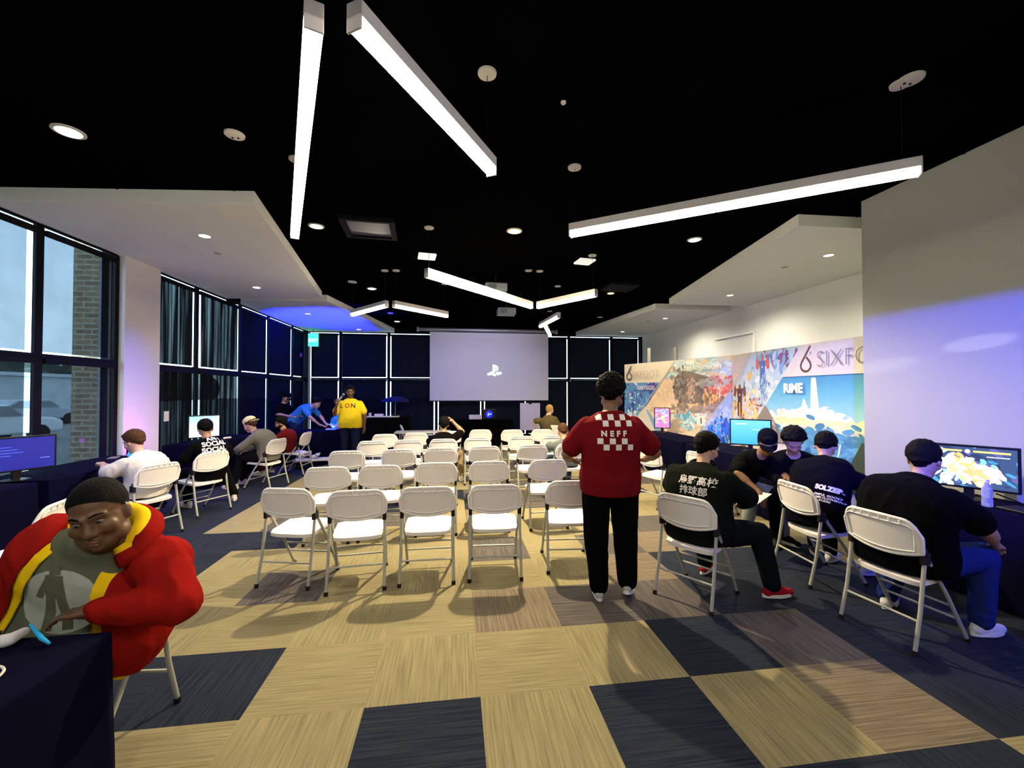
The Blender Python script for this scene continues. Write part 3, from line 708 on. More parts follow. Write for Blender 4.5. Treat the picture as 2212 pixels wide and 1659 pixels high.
# upright P and the lying S beneath it
A.poly([(-.052,-.16),(.0,-.195),(.0,.20),(-.052,.215)], LG)
A.poly([(-.052,.215),(.0,.20),(.08,.172),(.125,.135),(.142,.08),(.135,.03),(.11,0),(.075,-.004),(.075,.05),(.09,.07),(.09,.1),(.07,.12),(.046,.128),(.046,-.03),(.0,-.045)], LG)
A.poly([(-.062,-.03),(-.17,-.07),(-.235,-.105),(-.25,-.13),(-.215,-.155),(-.13,-.16),(-.062,-.14),(-.062,-.108),(-.13,-.125),(-.165,-.12),(-.13,-.10),(-.062,-.075)], LG)
A.poly([(.056,-.14),(.13,-.155),(.22,-.13),(.265,-.09),(.25,-.065),(.19,-.05),(.12,-.048),(.056,-.06),(.056,-.09),(.12,-.08),(.16,-.085),(.13,-.10),(.056,-.105)], LG)
A.poly([(.0,-.195),(.06,-.17),(.06,-.11),(.0,-.125)], LG)
A.build('projected_logo', attr_mat('logo_glow', emis=1.5), (.14,-.008,1.03), (1,0,0), (0,0,1), sc_ob, step=.0002)
o = spot(1.13, 9.75, 3.40, 190, (.62,.58,1), 75, 1, .03, (.9, 14.5, 2.2))
# ------------------------------------------------------------------ banners
def banner(p, q, label, n):
    p, q = V((*p, 0)), V((*q, 0)); u = (q-p).normalized(); L = (q-p).length
    e = empty('display_banner', p, math.atan2(u.y, u.x), label, 'banner', 'printed display walls')
    m = MB(); m.bx(0, L, .003, .30, .0, 2.365); m.build('frame', mat('banner_side_%d' % n, (.06,.07,.35) if n == 1 else (.3,.3,.3), .7, nscale=3, namt=.05), e, bevel=.012)
    return e, L
M['print'] = attr_mat('print', .6, nscale=9, nd=.12)
art_o, art_u, art_v = (0,0,0), (1,0,0), (0,0,1)
CR = (.66,.62,.54); INK = (.10,.045,.035)
def six(A, x, y, h, col):
    "numeral six drawn as a drop with a long tail"
    t = h*.05; pts = [(x+px_*h, y+py_*h) for px_, py_ in ((.56,1.0),(.27,.60),(.10,.38),(.05,.26),(.08,.14),(.17,.05),(.32,.0),(.46,.03),(.57,.12),(.61,.24),(.57,.36),(.49,.46),(.37,.58))]; cx = x+.1*h
    for a, b in zip(pts[:-1], pts[1:]):
        dx, dy = b[0]-a[0], b[1]-a[1]; l = math.hypot(dx, dy) or 1; nx, ny = -dy/l*t, dx/l*t
        A.poly([(a[0]+nx-dx*.1,a[1]+ny-dy*.1),(b[0]+nx+dx*.1,b[1]+ny+dy*.1),(b[0]-nx+dx*.1,b[1]-ny+dy*.1),(a[0]-nx-dx*.1,a[1]-ny-dy*.1)], col)
    A.poly([(cx+.42*h,y+.66*h),(cx+.48*h,y+.66*h),(cx+.55*h,y+.80*h),(cx+.49*h,y+.80*h)], (.12,.2,.5))
# left banner (seen from the room its front is the local -y side)
eA, LA = banner((4.51,10.83), (5.46,7.76), 'left printed display wall with desert vehicle artwork and numeral six logo', 1)
W_ = LA; H_ = 2.36
A = Art(); A.rect(0,.02,W_,H_,CR)
bl = [(0,.9),(.5,1.0),(.84,1.29),(1.31,1.86),(0,1.87)]
A.poly(bl, (.10,.28,.62)); A.strokes(bl,.35,1.3,.3,.3,120,[(.06,.2,.55),(.3,.55,.8),(.04,.1,.45),(.55,.75,.85),(.12,.1,.45)])
A.strokes(bl,1.0,1.7,.2,.12,40,[(.09,.07,.42),(.06,.05,.35)]); A.strokes(bl,.2,.98,.2,.08,40,[(.7,.8,.85),(.5,.65,.8)])
for k in range(6): a = R(20+k*60); A.cpoly([(.33,1.3),(.33+.17*math.cos(a),1.24+.15*math.sin(a)),(.35+.15*math.cos(a+.2),1.24+.16*math.sin(a+.2))], (.03,.06,.25), bl)
A.disc(.33,1.3,.07,.06,(.04,.08,.3))
de = [(.84,1.29),(1.36,.73),(1.7,.35),(2.2,.3),(2.53,.94),(3.26,1.70),(3.26,2.36),(1.78,2.36)]
de = [(.84,1.29),(1.75,.3),(2.0,.3),(3.24,1.69),(3.24,2.36),(1.78,2.36)]
A.poly(de, (.72,.55,.40)); A.strokes(de,2.3,2.15,.7,.12,170,[(.5,.66,.72),(.62,.72,.72),(.42,.6,.72)],.05,.14,0,4)
A.strokes(de,1.7,1.0,.6,.3,160,[(.75,.58,.42),(.8,.62,.45),(.66,.5,.4)],.05,.14,0,4)
A.strokes(de,2.0,1.14,.55,.05,60,[(.42,.34,.32),(.5,.4,.36)],.05,.12,0,5)
A.strokes(de,2.1,1.0,.22,.1,70,[(.12,.42,.7),(.3,.6,.8),(.6,.75,.8)],.03,.08)
A.strokes(de,1.45,1.5,.25,.25,60,[(.76,.6,.42),(.7,.58,.45)])
tr = [(1.75,1.50),(1.95,1.40),(2.4,1.36),(2.95,1.28),(3.1,1.45),(3.05,1.72),(2.7,1.95),(2.2,2.08),(1.95,2.10),(1.75,1.95)]
A.cpoly(tr[::-1] if False else tr, (.22,.18,.17), de); A.strokes(de,1.93,1.75,.09,.19,150,[(.16,.13,.12),(.22,.19,.17),(.1,.08,.08),(.3,.26,.24)],.02,.07,R(90))
A.strokes(de,2.25,1.72,.07,.12,70,[(.62,.5,.42),(.7,.3,.22),(.5,.42,.36)],.02,.05,R(80)); A.strokes(de,2.45,1.6,.06,.18,50,[(.15,.12,.12),(.2,.17,.17)],.02,.05,R(100))
A.strokes(de,2.8,1.5,.12,.12,110,[(.75,.4,.12),(.8,.5,.2),(.35,.2,.12),(.2,.13,.1)],.02,.06,R(75)); A.strokes(de,3.0,1.75,.16,.1,100,[(.65,.14,.1),(.75,.3,.22),(.8,.5,.38),(.55,.1,.08)],.03,.08)
A.strokes(de,2.5,1.28,.35,.04,70,[(.25,.2,.2),(.34,.27,.25)],.03,.09,0,4); A.strokes(de,2.75,1.83,.25,.04,50,[(.35,.34,.35),(.45,.42,.4)],.03,.08,R(-8),4)
lr = [(2.0,.3),(3.24,.3),(3.24,1.68)]; A.poly(lr,(.28,.38,.62)); A.strokes(lr,2.9,.9,.25,.25,160,[(.3,.42,.68),(.22,.3,.55),(.4,.5,.7)],.04,.1)
A.strokes(lr,2.9,.72,.16,.16,90,[(.03,.2,.75),(.06,.35,.9),(.02,.1,.5)],.03,.07,R(85)); A.strokes(lr,3.1,.75,.06,.2,40,[(.02,.08,.45),(.02,.15,.7)],.03,.07,R(90))
ll = [(.5,1.0),(0,.9),(0,.3),(1.3,.3),(1.72,.3),(.84,1.27)]; ll = [(0,.3),(1.72,.3),(.84,1.27),(.5,1.0),(0,.9)]
A.poly([(0,.3),(1.73,.3),(.84,1.28),(.5,1.0),(0,.9)], (.62,.60,.55)); A.poly([(1.18,.62),(1.42,.62),(.93,1.16),(.83,1.2)], (.2,.36,.6))
A.poly([(.50,1.0),(.53,1.0),(1.80,2.36),(1.77,2.36)], (.45,.42,.38)); A.poly([(2.0,.3),(2.03,.3),(3.24,1.66),(3.24,1.69)], (.4,.38,.4))
six(A, .10, 1.95, .34, INK)
pr = A.build('printed_panel', M['print'], (0,0,0), (1,0,0), (0,0,1), eA)
flat_text('lettering', 'SIXFOOT', .25, mat('ink_pale', (.46,.40,.33), .6, nscale=9, namt=.05), (.80,0,1.99), (1,0,0), (0,0,1), pr, off=.05, bold=-.004)
flat_text('lettering', 'DREADNOUGHT', .13, mat('ink_white', (.85,.85,.82), .6, nscale=9, namt=.05), (2.55,0,2.11), (1,0,0), (0,0,1), pr, off=.05, bold=.003)
flat_text('lettering', 'GREYGOD', .13, mat('ink_lilac', (.72,.66,.85), .6, nscale=9, namt=.05), (.85,0,1.69), (1,0,0), (0,0,1), pr, off=.05, bold=.004)
# right banner
eB, LB = banner((5.46,7.74), (5.17,4.10), 'right printed display wall with cloud castle sky artwork and numeral six logo', 2)
W_ = LB
A = Art(); A.rect(0,.02,W_,2.36,(.60,.58,.55))
A.poly([(0,1.62),(.07,1.69),(.64,2.36),(0,2.36)], (.50,.46,.40)); A.strokes([(0,1.62),(.62,2.36),(0,2.36)],.15,1.9,.12,.14,40,[(.5,.4,.5),(.6,.5,.36),(.4,.38,.36)])
rb = [(0,.3),(.2,.3),(.73,1.08),(1.04,1.41),(1.47,1.88),(1.91,2.36),(.64,2.36),(0,1.62)]
rb = [(0,.3),(.35,.3),(1.91,2.36),(.64,2.36),(0,1.62)]
A.poly(rb, (.42,.56,.60)); A.strokes(rb,1.3,2.2,.25,.16,120,[(.25,.45,.62),(.45,.6,.65),(.15,.3,.5),(.2,.08,.2)],.04,.1,R(80)); A.strokes(rb,1.0,1.75,.25,.2,100,[(.5,.65,.68),(.6,.68,.65),(.4,.55,.62)],.04,.1)
A.strokes(rb,.4,1.3,.3,.25,160,[(.75,.5,.12),(.8,.6,.3),(.7,.66,.55),(.6,.5,.35)],.04,.1); A.strokes(rb,.3,.8,.3,.2,120,[(.45,.35,.22),(.6,.5,.3),(.3,.22,.15),(.7,.35,.08)],.04,.1)
# two generic armoured machine figures
def bot(cx, cy, h, c1, c2):
    A.cpoly([(cx-.13*h,cy+.3*h),(cx+.13*h,cy+.3*h),(cx+.09*h,cy-.1*h),(cx-.09*h,cy-.1*h)], c1, rb)
    for s in (-1, 1):
        A.cpoly([(cx+s*.13*h,cy+.28*h),(cx+s*.26*h,cy+.4*h),(cx+s*.3*h,cy+.1*h),(cx+s*.2*h,cy+.05*h)], c2, rb)
        A.cpoly([(cx+s*.02*h,cy-.08*h),(cx+s*.11*h,cy-.08*h),(cx+s*.1*h,cy-.5*h),(cx+s*.04*h,cy-.5*h)], c1, rb)
        A.cpoly([(cx+s*.22*h,cy+.38*h),(cx+s*.26*h,cy+.62*h),(cx+s*.18*h,cy+.36*h)], c2, rb)
    A.cpoly([(cx-.05*h,cy+.3*h),(cx+.05*h,cy+.3*h),(cx+.03*h,cy+.42*h),(cx-.03*h,cy+.42*h)], c2, rb)
    A.disc(cx, cy+.12*h, .03*h, .03*h, (.8,.6,.3))
bot(.95,2.0,.62,(.08,.16,.4),(.6,.12,.06)); A.strokes(rb,.98,1.7,.06,.14,40,[(.12,.25,.42),(.3,.5,.6)],.02,.05,R(85))
bot(.27,1.5,.66,(.1,.03,.02),(.16,.07,.05)); A.strokes(rb,.75,1.45,.1,.06,30,[(.5,.1,.08),(.15,.12,.15),(.6,.5,.4)],.02,.05)
for _ in range(70):
    x = random.uniform(.02,.75); A.strokes(rb,x,.75+random.uniform(-.2,.3),.02,.05,2,[(.12,.09,.07),(.28,.2,.12)],.02,.05,R(60))
sk = [(1.04,1.41),(1.31,1.1),(2.0,.3),(W_,.3),(W_,1.88),(1.47,1.88)]
A.poly(sk, (.10,.33,.52))
for k in range(16): # printed sky, paler towards its horizon
    y = 1.88-.045*k; t = k/15; A.cpoly([(0,y-.05),(4,y-.05),(4,y),(0,y)], (.055+.26*t**1.6,.26+.30*t,.46+.2*t), sk)
A.strokes(sk,1.9,1.2,.5,.05,150,[(.72,.74,.62),(.66,.72,.68),(.75,.76,.66)],.05,.12,0,3)
for x, h in ((1.30,1.24),(1.45,1.27),(1.6,1.32),(1.75,1.36),(1.9,1.40),(2.0,1.42),(2.15,1.42),(2.3,1.42),(2.45,1.38),(2.6,1.34),(2.75,1.30),(2.9,1.24),(3.1,1.2),(3.4,1.16)):
    for k in range(7): A.cpoly([(x+random.gauss(0,.04)+.07*math.cos(t), h-.04-k*.03+.05*math.sin(t)) for t in [math.pi*q/5 for q in range(10)]], random.choice([(.74,.76,.66),(.68,.74,.70),(.72,.72,.58)]), sk)
A.cpoly([(1.88,1.38),(2.02,1.38),(1.97,1.50),(1.93,1.54)], (.70,.74,.68), sk)
A.cpoly([(2.07,1.38),(2.24,1.38),(2.185,1.83),(2.175,1.85),(2.105,1.85),(2.09,1.83)], (.72,.76,.68), sk); A.disc(2.14,1.79,.02,.03,(.5,.6,.55))
A.strokes(sk,2.2,1.16,.7,.025,150,[(.78,.72,.36),(.74,.72,.45),(.76,.7,.3)],.06,.14,0,6)
A.strokes(sk,2.0,1.02,.7,.035,120,[(.5,.6,.55),(.62,.64,.48),(.4,.54,.55)],.05,.12,0,4)
A.strokes(sk,2.6,.82,.5,.13,260,[(.07,.26,.42),(.1,.3,.46),(.05,.2,.36)],.06,.14,0,4)
A.cpoly([(2.55,.3),(W_,.3),(W_,1.1),(2.95,.98)], (.03,.05,.04), sk); A.cpoly([(2.55,.70),(2.6,.78),(2.63,.92),(2.6,.92),(2.57,.78)], (.5,.66,.6), sk)
A.poly([(.5,.8),(1.54,.8),(1.04,1.41)], (.22,.2,.16)); A.strokes([(.5,.8),(1.54,.8),(1.04,1.41)],1.0,1.0,.25,.08,80,[(.3,.26,.2),(.16,.14,.11),(.36,.32,.24)],.03,.07)
A.poly([(1.47,1.88),(W_,1.88),(W_,2.36),(1.91,2.36)], (.60,.58,.55))
A.poly([(.62,2.36),(.64,2.36),(.0,1.62),(.0,1.64)], (.45,.42,.38))
six(A, 1.88, 1.945, .37, INK)
pr = A.build('printed_panel', M['print'], (0,0,0), (1,0,0), (0,0,1), eB)
flat_text('lettering', 'SIXFOOT', .34, mat('ink_grey', (.2,.2,.2), .6, nscale=9, namt=.05), (2.24,0,2.0), (1,0,0), (0,0,1), pr, off=.06, bold=-.007, align='LEFT')
flat_text('lettering', 'RiME', .20, mat('ink_white2', (.85,.86,.85), .6, nscale=9, namt=.05), (1.76,0,1.63), (1,0,0), (0,0,1), pr, off=.06, bold=.009)
# ------------------------------------------------------------------ people
def basis(f, up=(0,0,1)):
    f = V(f).normalized(); up = V(up); s = f.cross(up).normalized(); u = s.cross(f); return s, f, u   # side(right), forward, up
def rmesh(mb, name, m, parent, vox, smooth=2, disp=None, cut=None, keep=None):
    o = mb.build(name, m, parent); r = o.modifiers.new('r', 'REMESH'); r.mode = 'VOXEL'; r.voxel_size = vox; r.use_smooth_shade = True
    if smooth: s = o.modifiers.new('s', 'SMOOTH'); s.iterations = smooth; s.factor = .5
    freeze(o)
    if disp or cut:
        bm = bmesh.new(); bm.from_mesh(o.data)
        if disp:
            bm.normal_update()
            for v in bm.verts: v.co += v.normal*disp(v.co)
        if cut:
            bad = [v for v in bm.verts if cut(v.co)]
            bmesh.ops.delete(bm, geom=bad, context='VERTS')
            for _ in range(14):
                nb = {}
                for v in bm.verts:
                    if v.is_boundary:
                        q = [e_.other_vert(v).co for e_ in v.link_edges if e_.is_boundary]
                        if len(q) == 2: nb[v] = (v.co + (q[0]+q[1])*.75)/2.5
                for v, c_ in nb.items(): v.co = c_
        bm.to_mesh(o.data); bm.free()
    o.data.polygons.foreach_set('use_smooth', [True]*len(o.data.polygons)); return o
def wr(amp, sc_=9, seed=0):
    def f(c):
        p = V((c.x*sc_+seed, c.y*sc_, c.z*sc_*.55)); n = noise.noise(p + V((0, 0, 2.5*noise.noise(p*.45))))
        return amp*(abs(n)*-2+.5)
    return f
SK = {'dark': (.115,.056,.026), 'brown': (.20,.105,.06), 'tan': (.38,.215,.135), 'pale': (.55,.34,.26)}
def skin(k):
    n = 'skin_'+k
    if n not in M: mk(n, SK[k], .45, .35, nscale=14, namt=.10, bump=.06, bscale=150)
    return M[n]
def cloth(col, k=[0]):
    n = 'cloth_%.3f_%.3f_%.3f' % col
    if n not in M: mk(n, tuple(c*(.45 if max(col) < .03 else 1) for c in col), .9, .03, nscale=7, namt=.12, bump=.25, bscale=260)
    return M[n]
HAIR = {'black': (.004,.0035,.0035), 'brown': (.06,.028,.014), 'blond': (.32,.20,.07)}
def hairm(k):
    n = 'hair_'+k
    if n not in M: mk(n, HAIR[k], .75, .08, nscale=40, namt=.3, bump=.5, bscale=130)
    return M[n]
def hand(mb, w, d, n, side, curl=.5, s=1.0, spread=0):
    "w wrist, d direction of the palm, n palm normal (the way the fingers curl), side +1 right -1 left"
    w, d = V(w), V(d).normalized(); n = V(n); n = (n - d*n.dot(d)).normalized(); a = d.cross(n)*side   # a points to the thumb side
    mb.cone(w, .027*s, w+d*.03*s, .029*s, 10)
    for t in (-.026, -.009, .009, .026): mb.cone(w+d*.015*s+a*t*s*.7, .015*s, w+d*.085*s+a*t*s, .0125*s, 8)
    for t, L, r in ((.028,.068,.0092),(.0095,.078,.0095),(-.0095,.072,.0092),(-.027,.056,.008)):
        p = w+d*.088*s+a*t*s; c = 0
        for k, f in enumerate((.45,.32,.23)):
            c += curl*(.9 if k else .7); dd = (d*math.cos(c)+n*math.sin(c)+a*t*spread*6).normalized(); q = p+dd*L*f*s
            mb.cone(p, (r-.0008*k)*s, q, (r-.0008*(k+1))*s, 8); p = q
    p = w+d*.025*s+a*.024*s
    for k, (f, r) in enumerate(((.04,.0125),(.032,.0105),(.026,.009))):
        dd = (d*(.55+.2*k)+a*(.75-.35*k)+n*(.35+curl*.5*k)).normalized(); q = p+dd*f*s; mb.cone(p, r*s, q, (r-.001)*s, 8); p = q
def head(mb, c, S, F, U, s=1.0, fat=0, mouth=0):
    c = V(c); rot = MX((S, F, U)).transposed(); g = lambda x, y, z: c + rot @ V((x*s, y*s, z*s))
    E = lambda x, y, z, a, b, d: mb.ell(g(x, y, z), (a*s, b*s, d*s), rot)
    E(0,-.012,.030,.077,.096,.088); E(0,.012,-.022,.067+fat*.5,.078,.088); E(0,.045,-.085,.038+fat,.040,.030+fat*.4); E(0,.0,-.07,.056+fat,.06,.045)
    for k in (-1, 1):
        E(k*.034,.058,-.030,.030+fat*.4,.030,.030); E(k*.079,-.004,-.014,.010,.019,.031); mb.cone(g(k*.012,.088,.020), .010*s, g(k*.045,.070,.020), .010*s)
        E(k*.014,.093,-.040,.010,.012,.009)
        if fat: E(k*.045,.02,-.075,.035,.045,.035)
    mb.cone(g(0,.084,.012), .009*s, g(0,.104,-.034), .0145*s)
    E(0,.085,-.064,.024,.014,.0075); E(0,.083,-.0765,.021,.014,.008); E(0,.075,-.098,.02,.018,.016)
    return g, rot
def torso(mb, P, C, N, sp, ss, w=1.0, dd=1.0, belly=0.0, off=0.0, lo=-.14, hi=1.12, prof=None):
    "loft pelvis P - chest C - neck base N; sp, ss side vectors at pelvis and shoulders"
    P, C, N = V(P), V(C), V(N)
    pr = prof or [(-.16,.168,.118),(-.05,.172,.122),(.08,.172,.122),(.25,.158,.112),(.45,.160,.116),(.62,.176,.122),(.78,.186,.116),(.88,.172,.098),(.96,.120,.078),(1.04,.066,.062),(1.14,.054,.056)]
    prev = None
    for t, a, b in pr:
        if t < lo or t > hi: continue
        u = max(0, min(1, t)); p = P*(1-u)**2 + C*2*u*(1-u)*1.0 + N*u*u if False else (P*(1-2*u)+C*(2*u) if u < .5 else C*(2-2*u)+N*(2*u-1))
        pb = P*(1-u)**2 + C*2*u*(1-u) + N*u*u; p = p*.4+pb*.6
        tg = ((N-C) if u > .5 else (C-P)).lerp((C-P) if u > .5 else (N-C), abs(.5-abs(u-.5))*.9).normalized() if True else 0
        if t < 0: p = P + (C-P).normalized()*t*(N-P).length
        if t > 1: p = N + (N-C).normalized()*(t-1)*(N-P).length
        s = sp.lerp(ss, u).normalized(); s = (s - tg*s.dot(tg)).normalized(); f = tg.cross(s)  # forward
        ww = a*w + off if t < .9 else a*(1+(w-1)*.4)+off; bb = b*dd + off if t < .9 else b*(1+(dd-1)*.4)+off
        bl = belly*math.exp(-((t-.25)/.27)**2)
        rg = []
        for k in range(24):
            q = 2*math.pi*k/24; cx, sy = math.cos(q), math.sin(q)
            cx = math.copysign(abs(cx)**.82, cx); sy = math.copysign(abs(sy)**.9, sy)
            rg.append(p + s*(cx*(ww+bl*.35)) + f*(sy*bb + (bl if sy > 0 else 0)*max(0, sy)))
        rg = mb.ring(rg)
        if prev: mb.bridge(prev, rg)
        else: mb.cap(rg, True)
        prev = rg
    mb.cap(prev)
def shoe(name, an, toe, col, sole, parent, s=1.0, vox=.007):
    an, d = V(an), V(toe).normalized(); up = V((0,0,1)); sd = d.cross(up).normalized(); up = sd.cross(d)
    base = an - up*.075*s
    mb = MB(); mb.cone(base-d*.045*s+up*.034*s, .034*s, base+d*.05*s+up*.036*s, .040*s); mb.cone(base+d*.05*s+up*.034*s, .040*s, base+d*.155*s+up*.026*s, .030*s)
    mb.cone(base-d*.03*s+up*.05*s, .036*s, base-d*.015*s+up*.085*s, .038*s); mb.cone(base+d*.0*s+up*.07*s, .034*s, base+d*.09*s+up*.045*s, .03*s)
    o = rmesh(mb, name, cloth(col), parent, vox, 2)
    mb = MB(); pts = []
    for k in range(20):
        a = 2*math.pi*k/20; x = math.cos(a); y = math.sin(a); pts.append((x*.128+.045, y*(.044 if x > 0 else .038)))
    fr = lambda x, y, z: base + d*x*s + sd*y*s + up*(z-.002)*s
    mb.prism(pts, .0, .026, fr); so = mb.build('sole', cloth(sole), o, smooth=True)
    return o
def person(label, loc, phi, J, skin_k='brown', w=1.0, dd=1.0, belly=0.0, shirt=(.5,.5,.5), sleeve='short', pants=(.02,.02,.025), shoes=((.6,.6,.6),(.75,.75,.75)), hair=('short','black'), vox=.009, hs=1.08, fat=0, cap=None, loose=.012, legs=True, hem=-.13, wrinkle=.006, group=None, leg_w=1.0, name='person', extra_hand=None, skirt=None):
    e = empty(name, (loc[0], loc[1], 0), R(phi-90), label, 'person', group)
    P, C, N, H = [V(J[k]) for k in 'PCNH']
    sp = V(J.get('sp', (1,0,0))).normalized(); ss = V(J.get('ss', (1,0,0))).normalized()
    hy, hp, hr = [R(a) for a in J.get('head', (0,0,0))]
    rot = MX.Rotation(hy, 3, 'Z') @ MX.Rotation(-hp, 3, 'X') @ MX.Rotation(hr, 3, 'Y')
    S_, F_, U_ = rot @ V((1,0,0)), rot @ V((0,1,0)), rot @ V((0,0,1))
    sk = skin(skin_k)
    tg = (N-C).normalized(); sh = N - tg*.092; SH = {1: sh + ss*.172*(.6+.4*w), -1: sh - ss*.172*(.6+.4*w)}
    if 'SH' in J:
        for k in J['SH']: SH[k] = V(J['SH'][k])
    # --- body
    mb = MB(); torso(mb, P, C, N, sp, ss, w*.95, dd*.95, belly*.9)
    mb.cone(N-tg*.02, .058*(1+fat*4), H-U_*.05*hs, .054*(1+fat*4)); g, hrot = head(mb, H, S_, F_, U_, hs, fat)
    for k in (-1, 1):
        el, wp = [V(q) for q in J['arm'][k][:2]]; hd, hn, cu = J['arm'][k][2:]
        mb.cone(SH[k], .052, el, .040*(.7+.3*w)); mb.cone(el, .040*(.7+.3*w), wp, .026); mb.cone(el, .040*(.7+.3*w), el.lerp(wp, .4), .041*(.7+.3*w)); hand(mb, wp, hd, hn, k, cu, 1.0 if vox < .0085 else 1.05)
    for k in (-1, 1):
        hp_ = P + sp*k*.09*w - V((0,0,.02)); kn, an = V(J['leg'][k][0]), V(J['leg'][k][1]); mb.cone(hp_, .085*w**.5, kn, .055); mb.cone(kn, .055, an, .036); mb.cone(kn.lerp(an,.1), .054, kn.lerp(an,.4), .054); mb.cone(an, .036, an-V((0,0,.03)), .034)
    body = rmesh(mb, 'body', sk, e, vox, 2)
    # --- eyes
    for k in (-1, 1):
        m = MB(); m.ell(g(k*.030,.0785,.001), (.0120*hs,.0100*hs,.0042*hs), hrot, 10, 8); ey = m.build('eye', mat('eye_white', (.16,.14,.12), .3, nscale=5, namt=.03) if 'eyew' not in M else M['eyew'], e, smooth='all')
        M['eyew'] = ey.data.materials[0]
        m = MB(); m.ell(g(k*.030,.0872,.001), (.0065*hs,.003*hs,.0040*hs), hrot, 8, 6); m.build('iris', M['rubber'], ey, smooth='all')
    # --- hair
    ht, hc = hair
    if ht != 'bald':
        m = MB(); a_ = {'buzz': .003, 'short': .011, 'curl': .019, 'afro': .032}[ht]; am = {'buzz': .0, 'short': .004, 'curl': .009, 'afro': .012}[ht]
        m.ell(g(0,-.014,.032), ((.079+a_)*hs,(.098+a_)*hs,(.089+a_)*hs), hrot); m.ell(g(0,-.028,-.03), ((.070+a_*.25)*hs,(.072+a_*.35)*hs,.068*hs), hrot)
        if ht == 'short': m.ell(g(.0,.05,.088), (.055*hs,.042*hs,.028*hs), hrot)
        ri = hrot.transposed(); Hc = V(H)
        def hcut(c):
            q = ri @ (c-Hc) / hs; lim = (.082 if ht == 'buzz' else .060) + (q.y-.085)*(.93 if ht == 'buzz' else .82)
            if q.y < .03 and abs(q.x) > .03: lim = max(lim, -.028 if q.y > -.03 else lim)
            return q.z < max(lim, -.085)
        f = (lambda c: am*noise.noise(c*38)+am*.6*noise.noise(c*90)) if am else None
        ho_ = rmesh(m, 'hair', hairm(hc), e, max(.006, vox*.8), 1, f, hcut)
        bb = bmesh.new(); bb.from_mesh(body.data); bvt = BVHTree.FromBMesh(bb); bb.free()
        for v in ho_.data.vertices:
            q = ri @ (v.co-Hc) / hs; lim = .060 + (q.y-.085)*.82; t_ = max(0, min(1, (q.z-max(lim, -.085))/.055)); t_ = t_*t_*(3-2*t_)
            h_ = bvt.find_nearest(v.co)
            if h_[0] is not None: v.co = (h_[0] + h_[1]*.0025).lerp(v.co, t_)
    if J.get('beard'):
        m = MB(); m.ell(g(0,.045,-.088), (.048*hs,.048*hs,.042*hs), hrot); m.ell(g(0,.01,-.06), (.073*hs,.06*hs,.035*hs), hrot); rmesh(m, 'beard', hairm(hc), e, max(.006, vox*.8), 1, lambda c: .003*noise.noise(c*60))
    if cap:
        cc, back = cap; m = MB(); m.ell(g(0,-.014,.058), (.089*hs,.106*hs,.078*hs), hrot, 20, 14); 
        cu = g(0,0,.03); up_ = U_
        ca = rmesh(m, 'cap', cloth(cc), e, .008, 2, None, lambda c: (c-cu).dot(up_) < 0)
        m = MB(); sg = -1 if back else 1; pts = [(x*.078, math.sqrt(max(0, 1-x*x))*.085) for x in [-1+k/8 for k in range(17)]]
        m.prism(pts, -.004, .004, lambda x, y, z: g(x, sg*(.075 + y), .036 + z - y*.25 - x*x*2.0)); m.build('brim', cloth(cc), ca, smooth=True)
        m = MB(); m.ell(g(0,-.014,.137), (.009,.009,.006), hrot, 8, 6); m.build('button', cloth(cc), ca, smooth='all')
    # --- shirt
    mb = MB(); torso(mb, P, C, N, sp, ss, w, dd, belly, loose, lo=-.2 if hem < -.1 else hem, hi=1.05)
    for k in (-1, 1):
        el, wp = [V(q) for q in J['arm'][k][:2]]; r1 = .060+loose*.6; r2 = (.046*(.7+.3*w))+loose
        if sleeve == 'short': q = SH[k].lerp(el, .66); mb.cone(SH[k], r1, q, r2+.012, 16); mb.cone(q, r2+.012, SH[k].lerp(el,.72), r2+.012)
        else: mb.cone(SH[k], r1, el, r2+.004, 16); mb.cone(el, r2+.004, wp-(wp-el).normalized()*.03, .036+loose*.6, 16)
    seed = random.uniform(0, 50)
    cutf = None; hn_ = N + tg*.035
    shirt_o = rmesh(mb, 'shirt' if not skirt else skirt, cloth(shirt), e, vox, 2, wr(wrinkle, 8, seed), (lambda c: (c-hn_).dot(tg) > 0 and (c-N).length < .2) )
    # --- trousers
    if legs:
        mb = MB(); torso(mb, P, C, N, sp, ss, w, dd, belly*.7, .004, lo=-.2, hi=.12)
        for k in (-1, 1):
            hp_ = P + sp*k*.09*w - V((0,0,.02)); kn, an = V(J['leg'][k][0]), V(J['leg'][k][1])
            mb.cone(hp_, .100*w**.5*min(leg_w,1.06), kn, .074*leg_w, 18); mb.cone(kn, .074*leg_w, an+V((0,0,.02)), .056*leg_w, 18)
        rmesh(mb, 'trousers', cloth(pants), e, vox, 2, wr(wrinkle*1.1, 9, seed+9))
        for k in (-1, 1): shoe('shoe', J['leg'][k][1], J['leg'][k][2], shoes[0], shoes[1], e, 1.0, max(.007, vox))
    return e, shirt_o, body, g
def seated(lean=.0, hz=1.17, hf=.05, side=0, spread=.13, kf=.43, legs=None, arms=None, **k):
    "typical seated joints; lean = how far the neck comes forward of the hips"
    N = (side, lean, hz-.145-.02); P = (0, .03, .53)
    J = dict(P=P, C=(side*.35, (lean-.06)*.30-.02, (N[2]+.53)/2+.02), N=N, H=(side+k.get('hx', 0), lean+hf, hz),
        leg=legs or {s: ((s*(spread+.04), kf, .50), (s*(spread+.03), kf+.03, .085), (s*.2, 1, 0)) for s in (-1, 1)},
        arm=arms or {s: ((s*.27, lean*.5+.06, .74), (s*.12, lean*.6+.32, .70), (-s*.3, 1, .1), (0, 0, -1), .5) for s in (-1, 1)})
    J.update({a: b for a, b in k.items() if a != 'hx'}); return J
BK = (.006,.006,.007); WHT = (.62,.60,.56)
